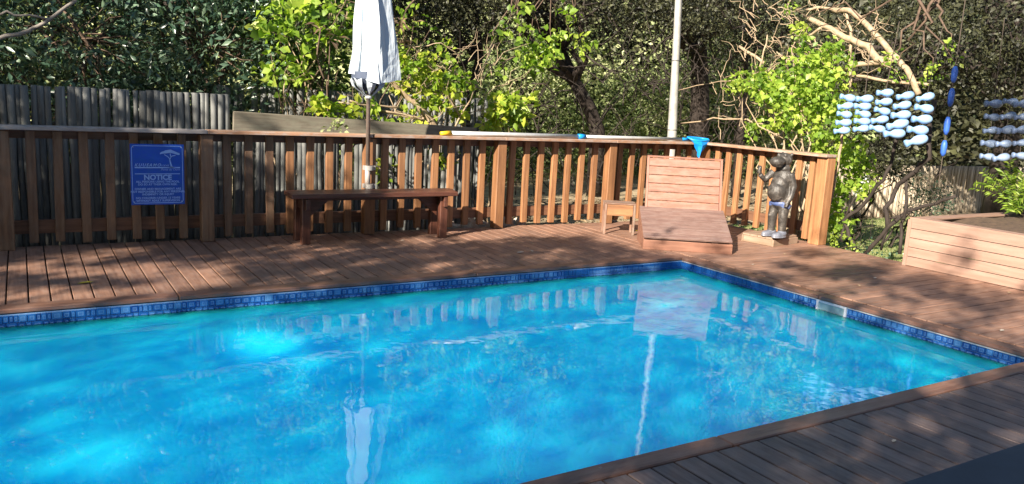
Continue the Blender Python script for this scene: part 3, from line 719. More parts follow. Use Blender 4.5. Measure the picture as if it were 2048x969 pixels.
# ------------------------------------------------------------------ dark table edge at the lower right
tb = empty('low_table', (3.4, .7, 0), 'dark slate blue tabletop cutting across the bottom right corner of the picture', 'table')
board('tabletop', (2.13, .92, .45), (4.8, .90, .45), .62, .035, darkslab, tb, bev=.012)
for x in (2.35, 4.6):
    for y in (.72, 1.10): board('leg', (x, y, 0), (x, y, .43), .05, .05, darkslab, tb, up=(0, 1, 0), bev=.003)

# ------------------------------------------------------------------ pale rocks seen between the balusters
for i, (px, py, r) in enumerate([(962, 440, .09), (1008, 442, .12), (1036, 447, .09), (938, 446, .10), (1222, 436, .08), (906, 452, .08)]):
    p = at(px, py, Y=8.28); p.z = -.3+r*.5+.18
    m = MB(); m.lathe([(.01, -1), (.6, -.8), (.95, -.3), (1, .1), (.7, .65), (.25, .85), (.02, .9)], 9)
    m.v = [tuple(p+Vector((v[0]*r*1.4, v[1]*r, v[2]*r*1.5))*1.0+Vector([random.uniform(-.02, .02) for _ in range(3)])) for v in m.v]
    o = m.build('rock', rock, None); tag(o, ['pale rock under the railing right of the bench', 'upright pale rock right of the first sunny railing post', 'pale rock resting against the one beside the sunny railing post', 'pale flat rock between balusters near the bench end',
        'small pale rock behind the balusters near the side table', 'pale rock behind the right bench leg'][i], 'rock', 'pale rocks behind the railing')
# leaves and petals lying about
def fallen(px, py, s, mat, label, ang=0., z=.002):
    p = at(px, py, Z=z); m = MB()
    pts = [(-1, 0, 0), (-.4, -.38, .10), (.4, -.34, .12), (1, 0, .05), (.4, .34, .14), (-.4, .38, .08), (0, 0, .02)]
    c, sn = math.cos(ang), math.sin(ang)
    m.add([(p.x+s*(a*c-b*sn), p.y+s*(a*sn+b*c), z+s*h+.003) for a, b, h in pts], [(0, 1, 6), (1, 2, 6), (2, 3, 6), (3, 4, 6), (4, 5, 6), (5, 0, 6)])
    o = m.build('fallen_leaf', mat, None); return tag(o, label, 'leaf', 'fallen leaves on the deck')
yl = plain('yellow_leaf', (.75, .55, .03), .5); wl_ = plain('bleached_leaf', (.60, .52, .42), .6); bl = plain('tan_leaf', (.50, .36, .22), .6)
fallen(171, 567, .055, yl, 'bright yellow fallen leaf on the deck left of the pool corner', .2)
fallen(1041, 506, .05, wl_, 'long pale fallen leaf on the shaded deck before the railing', .1)
fallen(1063, 503, .035, wl_, 'small upright pale leaf right beside the long pale one', 1.4)
fallen(1066, 489, .025, bl, 'tiny tan leaf above the pair of pale leaves', .4)
fallen(1569, 509, .03, bl, 'small tan leaf on the sunlit deck in front of the plinth', .8)
fallen(1506, 530, .025, wl_, 'tiny pale leaf near the pool corner coping', .3)
fallen(1718, 572, .03, bl, 'tan leaf in the dappled deck right of the pool', .9)
fallen(1750, 557, .035, wl_, 'pale leaf in the dappled deck below the planter box end', .5)
fallen(2004, 662, .035, wl_, 'bleached leaf on the shaded deck near the right edge', .2)
fallen(2019, 586, .04, bl, 'tan leaf at the foot of the planter box', .3)
fallen(805, 482, .03, wl_, 'pale crumpled leaf on the deck under the bench', .3)
fallen(1273, 462, .035, yl, 'yellowish leaf between side table and lounger', .7)
fallen(1788, 883, .022, wl_, 'tiny pale flake on the near planks above the dark tabletop', .3)
fallen(1200, 938, .014, wl_, 'tiny white fleck on the near coping board', .3)
fallen(1331, 505, .02, bl, 'small tan leaf in front of the lounger', .3)

# ------------------------------------------------------------------ vegetation
def leaf_object(name, P, D, size, mat, parent, aspect=.42, fold=.18, detail=True, tint=None, tintr=(.0, 1.)):
    """P: leaf base points, D: leaf directions (N,3); every leaf is a folded blade of 4 triangles (2 if not detail)"""
    P = np.asarray(P, float); D = np.asarray(D, float); N = len(P)
    if N == 0: return None
    D /= np.linalg.norm(D, axis=1)[:, None]+1e-9
    r = rng.normal(size=(N, 3)); r[:, 2] += 0; W = np.cross(D, r); W /= np.linalg.norm(W, axis=1)[:, None]+1e-9
    # blades roughly face up and outwards
    U = np.cross(W, D); s = np.sign(U[:, 2]+1e-6)[:, None]; U *= s
    sz = (size*rng.uniform(.4, 1.35, N))[:, None]; hw = sz*aspect*.5
    mid = P+D*sz*.5
    v = [P, mid-W*hw+U*hw*fold*2, mid+W*hw+U*hw*fold*2, P+D*sz-U*sz*.12]
    if detail: v.append(mid)
    k = len(v); V = np.stack(v, 1).reshape(-1, 3)
    tri = np.array([[0, 2, 4], [0, 4, 1], [4, 2, 3], [1, 4, 3]] if detail else [[0, 2, 1], [1, 2, 3]])
    F = (tri[None]+(np.arange(N)*k)[:, None, None]).reshape(-1, 3)
    me = bpy.data.meshes.new(name); me.vertices.add(len(V)); me.vertices.foreach_set('co', V.ravel())
    me.loops.add(F.size); me.loops.foreach_set('vertex_index', F.ravel().astype(np.int32))
    me.polygons.add(len(F)); me.polygons.foreach_set('loop_start', np.arange(0, F.size, 3, dtype=np.int32)); me.polygons.foreach_set('loop_total', np.full(len(F), 3, dtype=np.int32))
    me.update(); at_ = me.attributes.new('tint', 'FLOAT', 'POINT')
    t = rng.uniform(tintr[0], tintr[1], N) if tint is None else np.clip(tint+rng.normal(0, .12, N), 0, 1)
    at_.data.foreach_set('value', np.repeat(t, k).astype(np.float32))
    return link(name, me, mat, parent)
def ell_points(n, c, r, shell=.55):
    v = rng.normal(size=(n, 3)); v /= np.linalg.norm(v, axis=1)[:, None]
    q = rng.uniform(shell**3, 1, n)**(1/3); return np.array(c)+v*q[:, None]*np.array(r), v
def crown(ells, nclump, per, clump_r, up=.3):
    """clumps spread through ellipsoids -> leaf bases, directions, clump tint"""
    vol = np.array([e[1][0]*e[1][1]*e[1][2] for e in ells])**(2/3); cnt = (vol/vol.sum()*nclump).astype(int)+1
    Ps, Ds, Ts, Cs = [], [], [], []
    for (c, r), n in zip(ells, cnt):
        cp, nv = ell_points(n, c, r); Cs.append(cp)
        for p, nn_ in zip(cp, nv):
            k = max(3, int(per*rng.uniform(.5, 1.4))); d = rng.normal(size=(k, 3))*.8+nn_*.7+np.array([0, 0, up])
            Ps.append(p+rng.normal(size=(k, 3))*clump_r*.45); Ds.append(d); Ts.append(np.full(k, rng.uniform(0, 1)))
    return np.concatenate(Ps), np.concatenate(Ds), np.concatenate(Ts), np.concatenate(Cs)
def wiggle(a, b, n=5, amp=.06, sag=0.):
    a, b = Vector(a), Vector(b); L = (b-a).length
    return [a.lerp(b, k/n)+(Vector([random.gauss(0, 1) for _ in range(3)])*amp*L if 0 < k < n else Vector())+Vector((0, 0, -sag*L*math.sin(math.pi*k/n))) for k in range(n+1)]
def plant(name, label, cat, base, ells, nclump, per, lsize, fmat, bmat, clump_r=.16, trunk_r=.05, stems=5, group=None, aspect=.45, detail=True, twigs=60, up=.3, spread=.25):
    root = empty(name, base, label, cat, group)
    P, D, T, Cc = crown(ells, nclump, per, clump_r, up)
    leaf_object('foliage', P, D, lsize, fmat, root, aspect, detail=detail, tint=T)
    m = MB(); b = Vector(base)
    for k in range(stems):
        c, r = random.choice(ells); tgt = Vector(c)+Vector([random.uniform(-.5, .5)*q for q in r])
        st_ = b+Vector((random.uniform(-spread, spread), random.uniform(-spread, spread), 0))
        pts = wiggle(st_, tgt, 6, .05); m.tube(pts, [trunk_r*(1-.75*i/6) for i in range(7)], 6)
    idx = rng.choice(len(Cc), min(twigs, len(Cc)), replace=False)
    for i in idx:
        q = Vector(Cc[i]); c, r = min(ells, key=lambda e: (Vector(e[0])-q).length); a = Vector(c).lerp(q, .2)
        m.tube(wiggle(a, q, 3, .06), [trunk_r*.22, trunk_r*.16, trunk_r*.12, trunk_r*.06], 4, False)
    m.build('stems', bmat, root, True); return root

f_dark = foliage('glossy_dark_leaf', (.024, .056, .034), (.068, .125, .078), (.17, .24, .16), .32, .15, .6)
f_mid = foliage('mid_green_leaf', (.035, .075, .018), (.075, .14, .03), (.14, .22, .05), .45, .35)
f_lime = foliage('lime_leaf', (.11, .20, .025), (.23, .35, .04), (.42, .50, .09), .45, .45)
f_yel = foliage('yellow_green_leaf', (.14, .24, .025), (.28, .38, .04), (.48, .50, .07), .45, .45)
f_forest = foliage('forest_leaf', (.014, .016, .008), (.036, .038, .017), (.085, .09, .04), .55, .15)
f_brown = foliage('dry_leaf', (.05, .03, .015), (.14, .09, .045), (.30, .22, .13), .7, .2)
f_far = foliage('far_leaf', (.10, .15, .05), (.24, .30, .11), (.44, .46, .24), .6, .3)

f_woods = foliage('wood_edge_leaf', (.06, .085, .03), (.24, .29, .11), (.55, .58, .30), .6, .2)  # leaf tones lightened so sunshine in the gaps comes from the colour
# left bushes behind the pole fence
for i, (X, Y, lab) in enumerate([(-.9, 10.0, 'dark glossy leaved bush at the far left behind the tall pole fence'), (.55, 9.9, 'dark glossy leaved bush second from the left behind the tall pole fence'),
                                 (1.9, 10.1, 'dark leaved bush with whorled leaves above the right end of the tall pole fence')]):
    plant('broadleaf_bush', lab, 'bush', (X, Y, -.3), [((X, Y, 1.9), (1.0, .7, 1.0)), ((X+.2, Y+.3, 2.9), (1.1, .8, .8)), ((X-.3, Y-.1, 1.2), (.9, .5, .6))], 900, 10, .105, f_dark, barkmid, .17, .05, 6, 'dark bushes behind the pole fence', .36, twigs=120)
X, Y = 3.05, 10.3
plant('mixed_bush', 'sunlit mid green bush behind the parasol, left of its canopy', 'bush', (X, Y, -.3), [((X, Y, 2.5), (.75, .6, .8)), ((X+.6, Y+.3, 3.0), (.8, .6, .6)), ((X+.1, Y, 1.7), (.6, .4, .45))], 520, 9, .11, f_mid, barkmid, .17, .04, 6, None, .5, twigs=110)
plant('heart_leaved_sapling', 'sapling with large bright heart shaped leaves left of the parasol canopy', 'sapling', (2.75, 9.45, -.3), [((2.75, 9.45, 2.05), (.40, .25, .40)), ((3.25, 9.5, 2.45), (.45, .3, .35)), ((2.6, 9.4, 1.6), (.3, .2, .2))], 75, 5, .13, f_lime, barkpale, .12, .018, 5, None, .75, twigs=50)
# centre: creeper of yellow-green leaves over pale sticks
X = 4.6
def px_cluster(name, lab, cat, spots, Y, lsize, fmat, bmat, base, per=9, asp=.7, trunk=.02, Xp=None, depth=.12, group=None):
    root = empty(name, base, lab, cat, group); P = []; D = []; T = []; m = MB()
    for px, py, rx, ry, n in spots:
        for _ in range(n):
            a = at(px+random.uniform(-rx, rx), py+random.uniform(-ry, ry), **({'Y': Y+random.uniform(-depth, depth)} if Xp is None else {'X': Xp+random.uniform(-depth, depth)}))
            t = random.random()
            for _k in range(per):
                P.append([a.x+random.gauss(0, .05), a.y+random.gauss(0, .05), a.z+random.gauss(0, .045)]); D.append([random.gauss(-.1, .7), random.gauss(-.4, .6), random.gauss(-.25, .5)]); T.append(t)
        c = at(px, py, **({'Y': Y+.1} if Xp is None else {'X': Xp+.1}))
        m.tube(wiggle(Vector(base)+Vector((random.uniform(-.2, .2), random.uniform(-.1, .1), 0)), c, 6, .05), [trunk*(1-.8*i/6) for i in range(7)], 5)
    leaf_object('foliage', P, D, lsize, fmat, root, asp, tint=np.array(T)); m.build('stems', bmat, root, True); return root
px_cluster('yellow_leaved_creeper', 'yellow green creeper with pale sticks right of the parasol canopy', 'creeper',
    [(830, 150, 40, 30, 16), (860, 200, 45, 25, 12), (890, 165, 25, 20, 8), (800, 120, 25, 25, 6), (930, 160, 15, 15, 3), (870, 110, 25, 15, 5), (700, 215, 60, 12, 10), (640, 208, 20, 12, 5), (910, 225, 25, 20, 5), (785, 255, 35, 12, 5), (830, 260, 20, 10, 2)], 9.0, .10, f_yel, barkpale, (4.5, 9.1, -.3), 12)
px_cluster('lime_shrub', 'lime green shrub standing just above the rail left of the dark forked trunk', 'shrub',
    [(1010, 225, 30, 25, 22), (1000, 210, 20, 20, 8), (1050, 205, 10, 10, 2), (980, 245, 15, 12, 4), (1040, 235, 15, 15, 4), (770, 330, 25, 25, 6), (885, 325, 25, 22, 6)], 8.75, .105, f_yel, barkpale, (5.2, 8.8, -.3), 10)
px_cluster('hanging_leafy_branch', 'branch of large bright green leaves hanging in front of the dark trees at top centre', 'branch',
    [(1040, 118, 35, 12, 9), (1075, 125, 30, 15, 9), (1105, 110, 20, 12, 5), (1035, 20, 20, 12, 4), (1130, 45, 8, 20, 3), (1165, 78, 10, 10, 2), (1060, 80, 30, 20, 8), (1110, 85, 25, 20, 8), (1010, 60, 18, 15, 4), (1140, 20, 12, 20, 3), (1150, 95, 12, 10, 3), (1000, 130, 15, 18, 3)], 9.6, .11, f_lime, barkmid, (6.4, 9.8, 4.2), 6)
px_cluster('upper_left_creeper', 'bright creeper leaves at the top between the dark bush and the parasol', 'creeper',
    [(560, 40, 45, 35, 12), (600, 20, 50, 20, 10), (660, 30, 20, 30, 6), (540, 100, 25, 30, 5), (830, 30, 30, 30, 8), (860, 60, 25, 25, 5), (590, 150, 20, 18, 4), (640, 100, 25, 30, 3)], 9.3, .10, f_lime, barkmid, (3.2, 9.4, -.3), 4)

# pale sticks: a leaning cut trunk and its twigs behind the rail
def sticks(name, lab, cat, lines, fixed, mat, base=None):
    pts0 = [[at(px, py, **fixed) for px, py, *_ in L[0]] for L in lines]
    root = empty(name, base or pts0[0][0], lab, cat)
    for L, pts in zip(lines, pts0):
        r0, r1 = L[1], L[2]; n = len(pts); q = []
        for i, p in enumerate(pts): q.append(p+Vector((random.uniform(-.03, .03), random.uniform(-.06, .06), 0))*(1 if i else 0))
        fine = []
        for i in range(n-1):
            for k in range(3): fine.append(q[i].lerp(q[i+1], k/3)+Vector([random.gauss(0, .008) for _ in range(3)]))
        fine.append(q[-1]); m = MB(); N = len(fine); m.tube(fine, [r0+(r1-r0)*i/(N-1) for i in range(N)], 8)
        m.build(L[3] if len(L) > 3 else 'branch', mat, root, True)
    return root
def twigset(root, px0, px1, py0, py1, n, fixed, mat, r=.006, L=(30, 110), ang=(-1.6, 0.6)):
    m = MB()
    for _ in range(n):
        x, y = random.uniform(px0, px1), random.uniform(py0, py1); a = random.uniform(*ang); l = random.uniform(*L); f = dict(fixed); k = list(f)[0]; f[k] += random.uniform(-.25, .25)
        p = at(x, y, **f); f[k] += random.uniform(-.15, .15); q = at(x+math.cos(a)*l, y+math.sin(a)*l, **f); m.tube(wiggle(p, q, 5, .05), [r, r*.9, r*.8, r*.6, r*.5, r*.25], 5, False)
    o = m.build('twigs', mat, root, True); o['kind'] = 'stuff'; return o
sticks('grey_branch', 'curving grey branch crossing the top left corner in front of the dark bushes', 'branch', [([(150, -14), (142, 0), (103, 41), (70, 57), (52, 61), (0, 82), (-30, 95)], .014, .022), ([(103, 41), (60, 30), (20, 28), (-20, 30)], .010, .012)], {'Y': 8.9}, plain('grey_bark', (.24, .21, .18), .8))
t1 = sticks('pale_leaning_trunk', 'pale leaning bare trunk and sticks rising behind the rail right of the parasol', 'dead shrub',
    [([(885, 275), (840, 220), (800, 180), (770, 150)], .045, .025, 'trunk'), ([(905, 262), (935, 200), (955, 150), (990, 90)], .012, .005), ([(930, 250), (880, 170), (850, 120), (820, 90)], .014, .006), ([(700, 200), (760, 225), (840, 240)], .010, .012),
     ([(800, 215), (745, 212), (680, 205)], .013, .006), ([(850, 240), (820, 232), (760, 222)], .012, .012), ([(960, 180), (940, 160), (870, 130)], .009, .006), ([(870, 180), (905, 190), (925, 230)], .012, .008), ([(845, 260), (848, 195)], .008, .006), ([(800, 90), (840, 95), (880, 88), (920, 110)], .008, .005)], {'Y': 8.95}, barkpale, (4.9, 8.95, -.3))
twigset(t1, 780, 1000, 120, 265, 70, {'Y': 9.1}, barkpale, .0055)
twigset(t1, 560, 720, 150, 230, 26, {'Y': 9.3}, barkmid, .005, (20, 70))
t2 = sticks('brown_stem', 'single reddish brown stem rising left of the parasol canopy', 'stem', [([(646, 155), (636, 110), (638, 55)], .012, .008, 'stem')], {'Y': 9.2}, barkmid)
px_cluster('dry_leaf_bunch', 'bunch of dry brown leaves hanging right of the parasol canopy top', 'dead leaves', [(795, 65, 22, 28, 14), (660, 60, 8, 20, 4)], 8.9, .12, f_brown, barkmid, (4.4, 9.0, 3.2), 5, .3)

# dark trees behind the railing
def tree(label, base, trunk_pts, trunk_r, ells, nclump, per, ls, fmat, bmat, group=None, limbs=9, clump_r=.3, name='tree', detail=False, aspect=.45):
    root = empty(name, base, label, 'tree', group); m = MB()
    m.tube(trunk_pts, [trunk_r*(1-.5*i/(len(trunk_pts)-1)) for i in range(len(trunk_pts))], 10); m.build('trunk', bmat, root, True)
    m = MB(); top = Vector(trunk_pts[-1])
    for k in range(limbs):
        a = Vector(trunk_pts[random.randrange(len(trunk_pts)//2, len(trunk_pts))]); c, r = random.choice(ells); b = Vector(c)+Vector([random.uniform(-.7, .7)*q for q in r])
        pts = wiggle(a, b, 6, .06); m.tube(pts, [trunk_r*.45*(1-.8*i/6) for i in range(7)], 6)
        for _ in range(5):
            s = pts[random.randrange(2, 6)]; m.tube(wiggle(s, s+Vector([random.uniform(-.8, .8) for _ in range(3)]), 4, .08), [trunk_r*.12, trunk_r*.1, trunk_r*.08, trunk_r*.05, trunk_r*.03], 5, False)
    m.build('limbs', bmat, root, True)
    P, D, T, _ = crown(ells, nclump, per, clump_r); leaf_object('crown', P, D, ls, fmat, root, aspect, detail=detail, tint=T); return root
def W(px, py, Y): return at(px, py, Y=Y)
g = 'dark trees behind the railing'
b0 = W(1195, 300, 12.5); b0.z = -.3
tree('dark forked tree leaning left behind the middle of the railing', b0, [b0, W(1195, 262, 12.5), W(1180, 220, 12.5), W(1150, 165, 12.6), W(1120, 100, 12.8), W(1085, 10, 13)], .17,
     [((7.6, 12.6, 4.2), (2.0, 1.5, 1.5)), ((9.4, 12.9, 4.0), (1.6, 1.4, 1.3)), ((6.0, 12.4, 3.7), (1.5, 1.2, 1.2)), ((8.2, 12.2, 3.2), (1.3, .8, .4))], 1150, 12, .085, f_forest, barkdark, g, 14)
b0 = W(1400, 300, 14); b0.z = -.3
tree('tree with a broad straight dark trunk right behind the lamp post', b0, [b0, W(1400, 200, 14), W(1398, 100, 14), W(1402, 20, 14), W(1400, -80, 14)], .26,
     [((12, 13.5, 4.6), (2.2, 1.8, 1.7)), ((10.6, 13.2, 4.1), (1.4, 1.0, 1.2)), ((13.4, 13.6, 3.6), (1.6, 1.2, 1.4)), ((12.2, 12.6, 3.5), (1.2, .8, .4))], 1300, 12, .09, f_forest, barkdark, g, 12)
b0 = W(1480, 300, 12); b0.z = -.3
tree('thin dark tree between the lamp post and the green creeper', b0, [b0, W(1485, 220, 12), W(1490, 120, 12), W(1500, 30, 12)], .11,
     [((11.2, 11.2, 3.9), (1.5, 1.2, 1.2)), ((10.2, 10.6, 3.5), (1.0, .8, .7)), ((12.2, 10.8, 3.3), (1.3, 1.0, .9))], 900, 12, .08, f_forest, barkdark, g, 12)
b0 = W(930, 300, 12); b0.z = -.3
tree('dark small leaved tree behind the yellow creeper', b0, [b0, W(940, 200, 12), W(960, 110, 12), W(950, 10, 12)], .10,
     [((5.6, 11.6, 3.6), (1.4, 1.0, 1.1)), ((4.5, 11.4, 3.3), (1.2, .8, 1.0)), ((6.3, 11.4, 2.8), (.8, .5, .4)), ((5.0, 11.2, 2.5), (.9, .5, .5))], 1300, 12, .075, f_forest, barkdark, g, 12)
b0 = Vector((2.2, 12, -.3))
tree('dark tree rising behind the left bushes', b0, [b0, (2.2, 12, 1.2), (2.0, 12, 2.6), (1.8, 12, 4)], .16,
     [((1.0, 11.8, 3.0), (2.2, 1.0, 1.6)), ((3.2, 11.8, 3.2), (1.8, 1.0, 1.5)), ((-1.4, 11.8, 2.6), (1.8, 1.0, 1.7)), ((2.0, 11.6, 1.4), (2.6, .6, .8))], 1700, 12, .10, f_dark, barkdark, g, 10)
# upper right dark canopy
b0 = Vector((13.0, 6.6, -.3))
tree('large dark spreading tree above the planter at the right edge', b0, [b0, (13.0, 6.6, 1.2), (12.7, 6.7, 2.4), (12.2, 6.8, 3.6)], .22,
     [((11.6, 6.6, 3.0), (1.5, 1.5, .9)), ((13.2, 7.6, 2.9), (1.8, 1.5, 1.2)), ((10.6, 5.6, 3.1), (1.2, 1.1, .8)), ((14.4, 6.4, 2.7), (1.8, 1.6, 1.2)), ((12.2, 8.4, 2.5), (1.6, .8, .9)), ((11.9, 5.6, 2.1), (1.3, .7, .5)), ((13.6, 6.0, 1.9), (1.6, .8, .6))], 2300, 12, .08, f_forest, barkdark, g, 16)
px_cluster('dark_shrub', 'dark shaded shrub hanging under the bright bottle strings', 'shrub', [(1770, 320, 45, 25, 40), (1800, 340, 50, 18, 30), (1750, 345, 25, 15, 12)], 8.5, .06, f_forest, barkdark, (9.8, 7.0, -.3), 14, .5, Xp=9.8)
px_cluster('dark_conifer_shrub', 'dark green shrub in front of the pale fence above the planter corner', 'shrub', [(1850, 390, 35, 35, 40), (1880, 400, 25, 25, 20), (1825, 415, 20, 20, 12)], 8.5, .055, f_dark, barkdark, (10.3, 6.6, -.3), 12, .3, Xp=10.4)
px_cluster('leafy_vine', 'green vine leaves hanging between the twisted branches and the blue wrapped rope', 'vine', [(1865, 140, 14, 25, 8), (1900, 90, 10, 8, 3), (1905, 118, 6, 6, 2), (1760, 130, 25, 15, 5), (1790, 150, 14, 14, 3), (1580, 12, 18, 10, 5)], 8, .06, f_lime, barkmid, (8.9, 5.6, 2.9), 7, .6, Xp=8.7)
# right: lime creeper shrub round the corner post
px_cluster('lime_creeper', 'dense lime green creeper shrub covering the ground right of the railing corner', 'creeper',
    [(1640, 190, 55, 45, 60), (1590, 165, 50, 45, 34), (1530, 170, 35, 30, 22), (1600, 240, 50, 35, 26), (1550, 210, 30, 40, 16), (1690, 300, 45, 28, 26), (1700, 350, 45, 35, 26), (1670, 420, 24, 45, 22), (1625, 110, 35, 22, 12), (1520, 260, 25, 18, 8), (1655, 290, 25, 35, 16),
     (1670, 110, 25, 25, 9), (1605, 60, 20, 20, 5), (1640, 140, 30, 25, 16), (1485, 178, 28, 18, 14), (1505, 150, 25, 18, 8), (1700, 245, 20, 30, 10)], 8, .080, f_lime, barkpale, (8.7, 6.8, -.3), 13, .75, .02, Xp=8.75, depth=.3)
px_cluster('corner_weed', 'small green weed growing at the foot of the railing corner post', 'weed', [(1660, 480, 14, 14, 9), (1650, 492, 8, 6, 4), (1601, 480, 6, 5, 3), (1700, 490, 14, 8, 5)], 8, .045, f_lime, barkmid, (8.3, 6.1, -.3), 7, .6, .006, Xp=8.25, depth=.06)
px_cluster('dark_ground_weed', 'low dark weeds at the deck edge left of the planter box', 'weed', [(1720, 507, 26, 8, 6), (1775, 518, 26, 8, 6)], 8, .05, f_dark, barkmid, (8.8, 5.6, -.3), 7, .5, .006, Xp=8.6, depth=.15)
# twisted dead tree
dead = sticks('dead_twisted_tree', 'twisted pale bare branches of a dead tree above the lime creeper', 'dead tree',
    [([(1835, 190), (1818, 150), (1800, 118), (1764, 80), (1724, 34), (1696, 22), (1665, 19)], .036, .034, 'trunk'), ([(1770, 128), (1758, 118), (1733, 96), (1690, 74), (1650, 51), (1616, 36)], .050, .034), ([(1795, 119), (1749, 124), (1696, 133), (1665, 146), (1645, 128)], .036, .03),
     ([(1665, 146), (1733, 155), (1812, 166), (1850, 170)], .022, .016), ([(1610, 77), (1650, 52)], .014, .02), ([(1612, 20), (1650, 15), (1696, 22)], .016, .02), ([(1360, 248), (1424, 237), (1501, 240), (1530, 255), (1551, 291)], .010, .018), ([(1476, 93), (1523, 127)], .022, .022),
     ([(1645, 118), (1663, 138)], .02, .022), ([(1700, 180), (1705, 130), (1695, 60), (1690, 20)], .02, .018), ([(1515, 160), (1528, 120), (1532, 70)], .014, .01), ([(1345, 185), (1420, 165), (1480, 160)], .006, .008), ([(1685, 110), (1720, 130), (1745, 128)], .02, .02), ([(1560, 285), (1540, 220), (1530, 180)], .03, .02)], {'X': 9.1}, barkpale, (9.9, 6.3, -.3))
twigset(dead, 1480, 1760, 10, 150, 110, {'X': 9.2}, barkpale, .007, (20, 75), (-2.6, .8))
twigset(dead, 1430, 1620, 150, 280, 60, {'X': 9.3}, barkpale, .006, (25, 80), (-2.2, .4))
ds = sticks('bare_dark_shrub', 'bare dark curving stems rising from the lawn edge left of the planter box', 'shrub',
    [([(1729, 510), (1776, 453), (1813, 424), (1863, 406), (1905, 392)], .026, .016, 'stem'), ([(1714, 505), (1702, 475), (1687, 441), (1722, 409), (1769, 359), (1790, 320), (1800, 250)], .024, .018, 'stem'), ([(1683, 486), (1686, 441)], .018, .018, 'stem'), ([(1687, 441), (1712, 395)], .014, .010),
     ([(1776, 458), (1775, 416), (1798, 369), (1817, 357), (1855, 315), (1868, 240), (1860, 200)], .024, .03, 'stem'), ([(1801, 508), (1803, 448), (1813, 424), (1817, 359)], .02, .016, 'stem'), ([(1760, 500), (1790, 440), (1813, 424)], .014, .014), ([(1700, 425), (1690, 440)], .012, .016)], {'X': 8.55}, barkdark, (8.6, 5.6, -.3))
twigset(ds, 1690, 1870, 330, 500, 36, {'X': 8.6}, barkdark, .005, (20, 70), (-2.4, 0))
sticks('leaning_stick', 'pale bamboo stick leaning beside the railing corner post', 'stick', [([(1636, 488), (1655, 400), (1672, 330), (1686, 265), (1694, 195)], .020, .014, 'cane')], {'X': 8.18}, barkpale)
# fern in the planter
fr_ = empty('fern', (9.6, 5.0, .5), 'bright green fern arching out of the planter near the right edge', 'fern'); P = []; D = []
for k in range(13):
    a0 = at(2030, 425, X=9.4); ang = -math.pi*(.05+.85*k/12); L = random.uniform(50, 95)
    tip = at(2030+L*math.cos(ang), 400+L*.9*math.sin(ang), X=9.3+random.uniform(-.3, .3))
    for i in range(22):
        t = i/21; p = a0.lerp(tip, t)+Vector((0, 0, .07*math.sin(math.pi*t)))
        d = (tip-a0).normalized(); sd = d.cross(Vector((1, 0, 0)))
        for s in (-1, 1): P.append(p); D.append(sd*s+d*.5)
leaf_object('fronds', [tuple(p) for p in P], [tuple(d) for d in D], .075, f_lime, fr_, .28)
plant('planter_shrub', 'dark leafy shrub growing in the planter at the right edge', 'shrub', (9.5, 3.9, .45), [((9.6, 3.9, 1.0), (.6, .5, .5)), ((9.9, 4.6, .8), (.5, .5, .35))], 160, 9, .07, f_forest, barkdark, .14, .03)

# far wood behind everything (reads as one mass)
def wood_mass(name, label, pts, h, n, ls, mat, thick=1.2, tint=None):
    P = []; D = []
    for _ in range(n):
        i = random.randrange(len(pts)-1); t = random.random(); a, b = pts[i], pts[i+1]
        x = a[0]+(b[0]-a[0])*t; y = a[1]+(b[1]-a[1])*t; u = random.random(); z = -.3+(h+1.2*math.sin(x*1.3)+.6*math.sin(x*3.1+y))*u**.9
        P.append([x+random.gauss(0, thick*.4), y+random.gauss(0, thick*.4), z]); D.append([random.gauss(-.3, .8), random.gauss(-.5, .8), random.gauss(.1, .6)])
    T = np.array([.5+.5*math.sin(p[0]*2.1)*math.sin(p[2]*3+p[0]) for p in P])
    o = leaf_object(name, P, D, ls, mat, None, .5, detail=False, tint=T); tag(o, label, None, None, 'stuff'); return o
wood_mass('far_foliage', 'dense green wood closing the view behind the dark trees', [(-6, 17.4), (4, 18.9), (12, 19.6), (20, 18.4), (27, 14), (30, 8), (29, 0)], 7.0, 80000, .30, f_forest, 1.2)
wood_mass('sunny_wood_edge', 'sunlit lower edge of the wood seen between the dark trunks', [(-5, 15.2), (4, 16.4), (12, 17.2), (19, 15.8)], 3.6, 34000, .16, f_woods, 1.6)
wood_mass('sky_block_hedge', 'unseen hedge of trees added behind the near deck to cut the sky light', [(-15, -2), (-11, -6.2), (-3, -7), (4, -7), (10, -6)], 7, 20000, .36, f_forest, 1.2)  # added out of view to keep sky light off the railing
wood_mass('sunny_undergrowth', 'pale sunlit undergrowth glimpsed between the dark trunks', [(5.5, 14.9), (9, 15.4), (14, 15.8), (19, 13.5)], 2.9, 15000, .13, f_far, 1.2)
wood_mass('dry_thicket', 'tangle of dark twigs and small leaves behind the railing', [(4.5, 11.2), (8, 12.2), (12.0, 11.6), (14.5, 9.8)], 3.2, 1300, .07, f_forest, 1.0)
m = MB()
for _ in range(420):
    x = random.uniform(5, 15); y = 11.4+random.uniform(-.9, 1.6)-max(0, x-11)*.45; z = random.uniform(-.3, 2.4); a = random.uniform(0, 6.28)
    L = random.uniform(.5, 1.6); d = Vector((math.cos(a)*.7, math.sin(a)*.4, random.uniform(.1, 1.1)))*L
    m.tube(wiggle((x, y, z), Vector((x, y, z))+d, 4, .09), [.012, .010, .008, .006, .003], 4, False)
o = m.build('twig_thicket', barkdark, None, True); tag(o, 'thicket of dark twigs between the trunks behind the railing', None, None, 'stuff')
